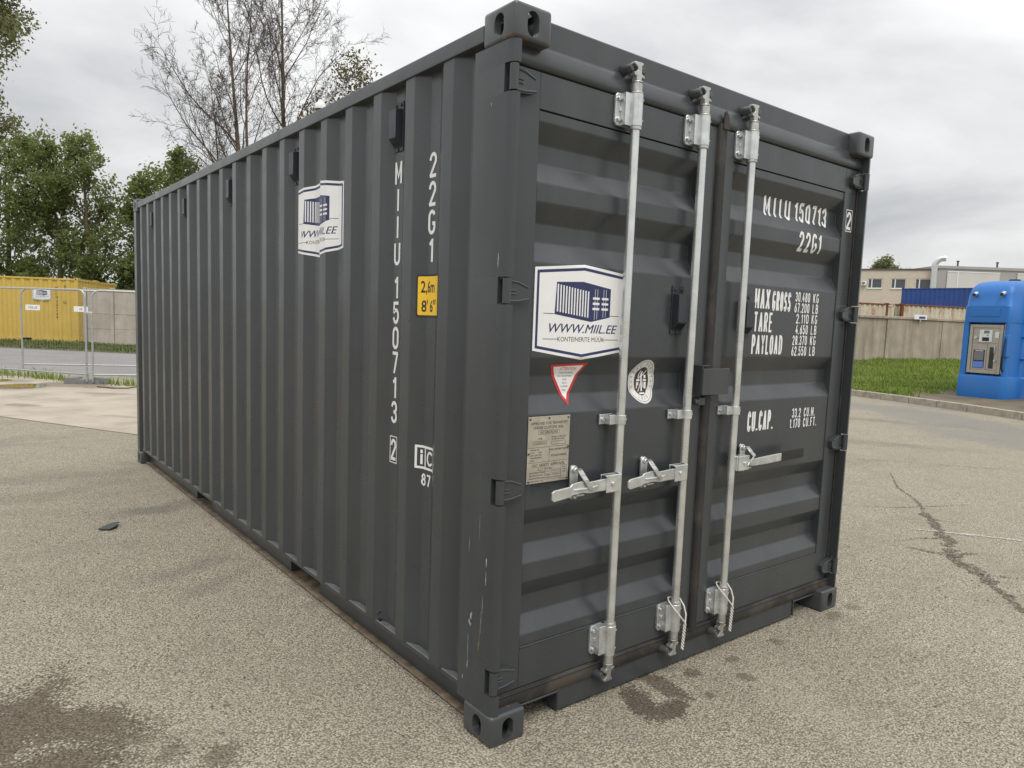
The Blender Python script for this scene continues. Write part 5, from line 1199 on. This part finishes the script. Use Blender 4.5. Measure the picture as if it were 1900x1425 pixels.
BARE = dict(seg=[10,8,6,5,3], wob=[.035,.09,.14,.2,.25], up=[.06,.09,.08,.06,.04], taper=[.12,.16,.22,.35,.5], kids=[16,11,7,5], **{'from': [.34,.15,.15,.12]}, ang=[(24,44),(22,44),(24,50),(25,58)], len=[(.34,.50),(.28,.46),(.32,.54),(.4,.7)], short=[.55,.35,.3,.2], rk=[.46,.5,.55,.6], rmin=.009)
LEAFY = dict(seg=[7,5,4,3], wob=[.07,.16,.2,.25], up=[.04,.10,.06,.03], taper=[.15,.25,.35,.5], kids=[18,8,5], **{'from': [.16,.2,.25]}, ang=[(30,66),(28,60),(30,65)], len=[(.26,.40),(.36,.6),(.4,.65)], short=[.55,.3,.2], rk=[.42,.5,.55], rmin=.012)
tree('tall bare tree, leftmost of the three big trunks over the container', (11.5,37.9,0), 19.5, .19, dict(BARE, kids=[14,10,6,5]), seed=11, group=None)
tree('tall bare tree, middle one of the three big trunks over the container', (12.1,37.5,0), 18.5, .15, dict(BARE, kids=[11,9,6,5]), lean=(.01,0), seed=12)
tree('tall bare tree, rightmost of the three big trunks over the container', (13.1,36.8,0), 20.0, .19, BARE, lean=(.015,-.01), seed=16)
tree('slim bare tree leaning left beside the tall bare trunks', (10.7,38.2,0), 13.0, .11, dict(BARE, kids=[10,7,5,4]), lean=(-.08,.10), seed=14)
TL = [((1.4,47.9,0),9.8,.2,21,'leafy green tree at the left picture edge behind the yellow container'), ((3.6,46.3,0),9.8,.18,22,'leafy green tree second from the left behind the yellow container'), ((5.5,44.9,0),10.4,.2,27,'leafy green forked tree with pointed shoots above the yellow container'), ((7.3,43.5,0),9.7,.18,24,'leafy green tree just left of the grey container'), ((8.0,42.9,0),8.4,.14,25,'lower dark green tree touching the grey container edge')]
for p, h_, r_, sd_, lb in TL: tree(lb, p, h_, r_, LEAFY, (6, .19, .105, M['leafA']), seed=sd_, group='leafy trees behind the yellow container')
SHRUB = dict(LEAFY, kids=[14,6,3]); SHRUB['from'] = [.08,.2,.25]
for i, (x, y, h_) in enumerate(((2.6,45.0,3.9),(4.6,43.8,3.6),(6.3,42.2,4.0),(7.9,40.9,4.4),(0.6,46.4,3.8))):
    tree(['dark green bush low behind the yellow container, left of its middle','dark green bush low behind the middle of the yellow container','dark green bush behind the right end of the yellow container','dark green bush behind the pale precast wall','dark green bush at the left edge behind the yellow container'][i], (x,y,0), h_, .07, SHRUB, (6,.22,.11,M['leafA']), name='bush', seed=40+i)
BIRCH = dict(LEAFY, kids=[24,8,4], up=[.04,.02,-.06,-.10], len=[(.13,.22),(.36,.6),(.4,.65)]); BIRCH['from'] = [.5,.2,.25]
tree('tall drooping olive green tree filling the upper left corner', (-1.5,35.4,0), 17.0, .2, BIRCH, (12,.17,.085,M['leafB'],.3), seed=31)
tree('brownish olive tree crown to the right of the bare trees', (18.0,43.4,0), 15.8, .22, dict(LEAFY, len=[(.32,.44),(.36,.6),(.4,.65)]), (7,.34,.11,M['leafC']), seed=32)
tree('distant green tree showing over the brick building roof', (110.6,53.0,0), 12.4, .25, LEAFY, (8,.34,.19,M['leafB']), seed=33)
tree('small distant tree over the brick roof, right of the larger one', (113.5,49.3,0), 10.8, .2, LEAFY, (7,.3,.18,M['leafB']), seed=34)
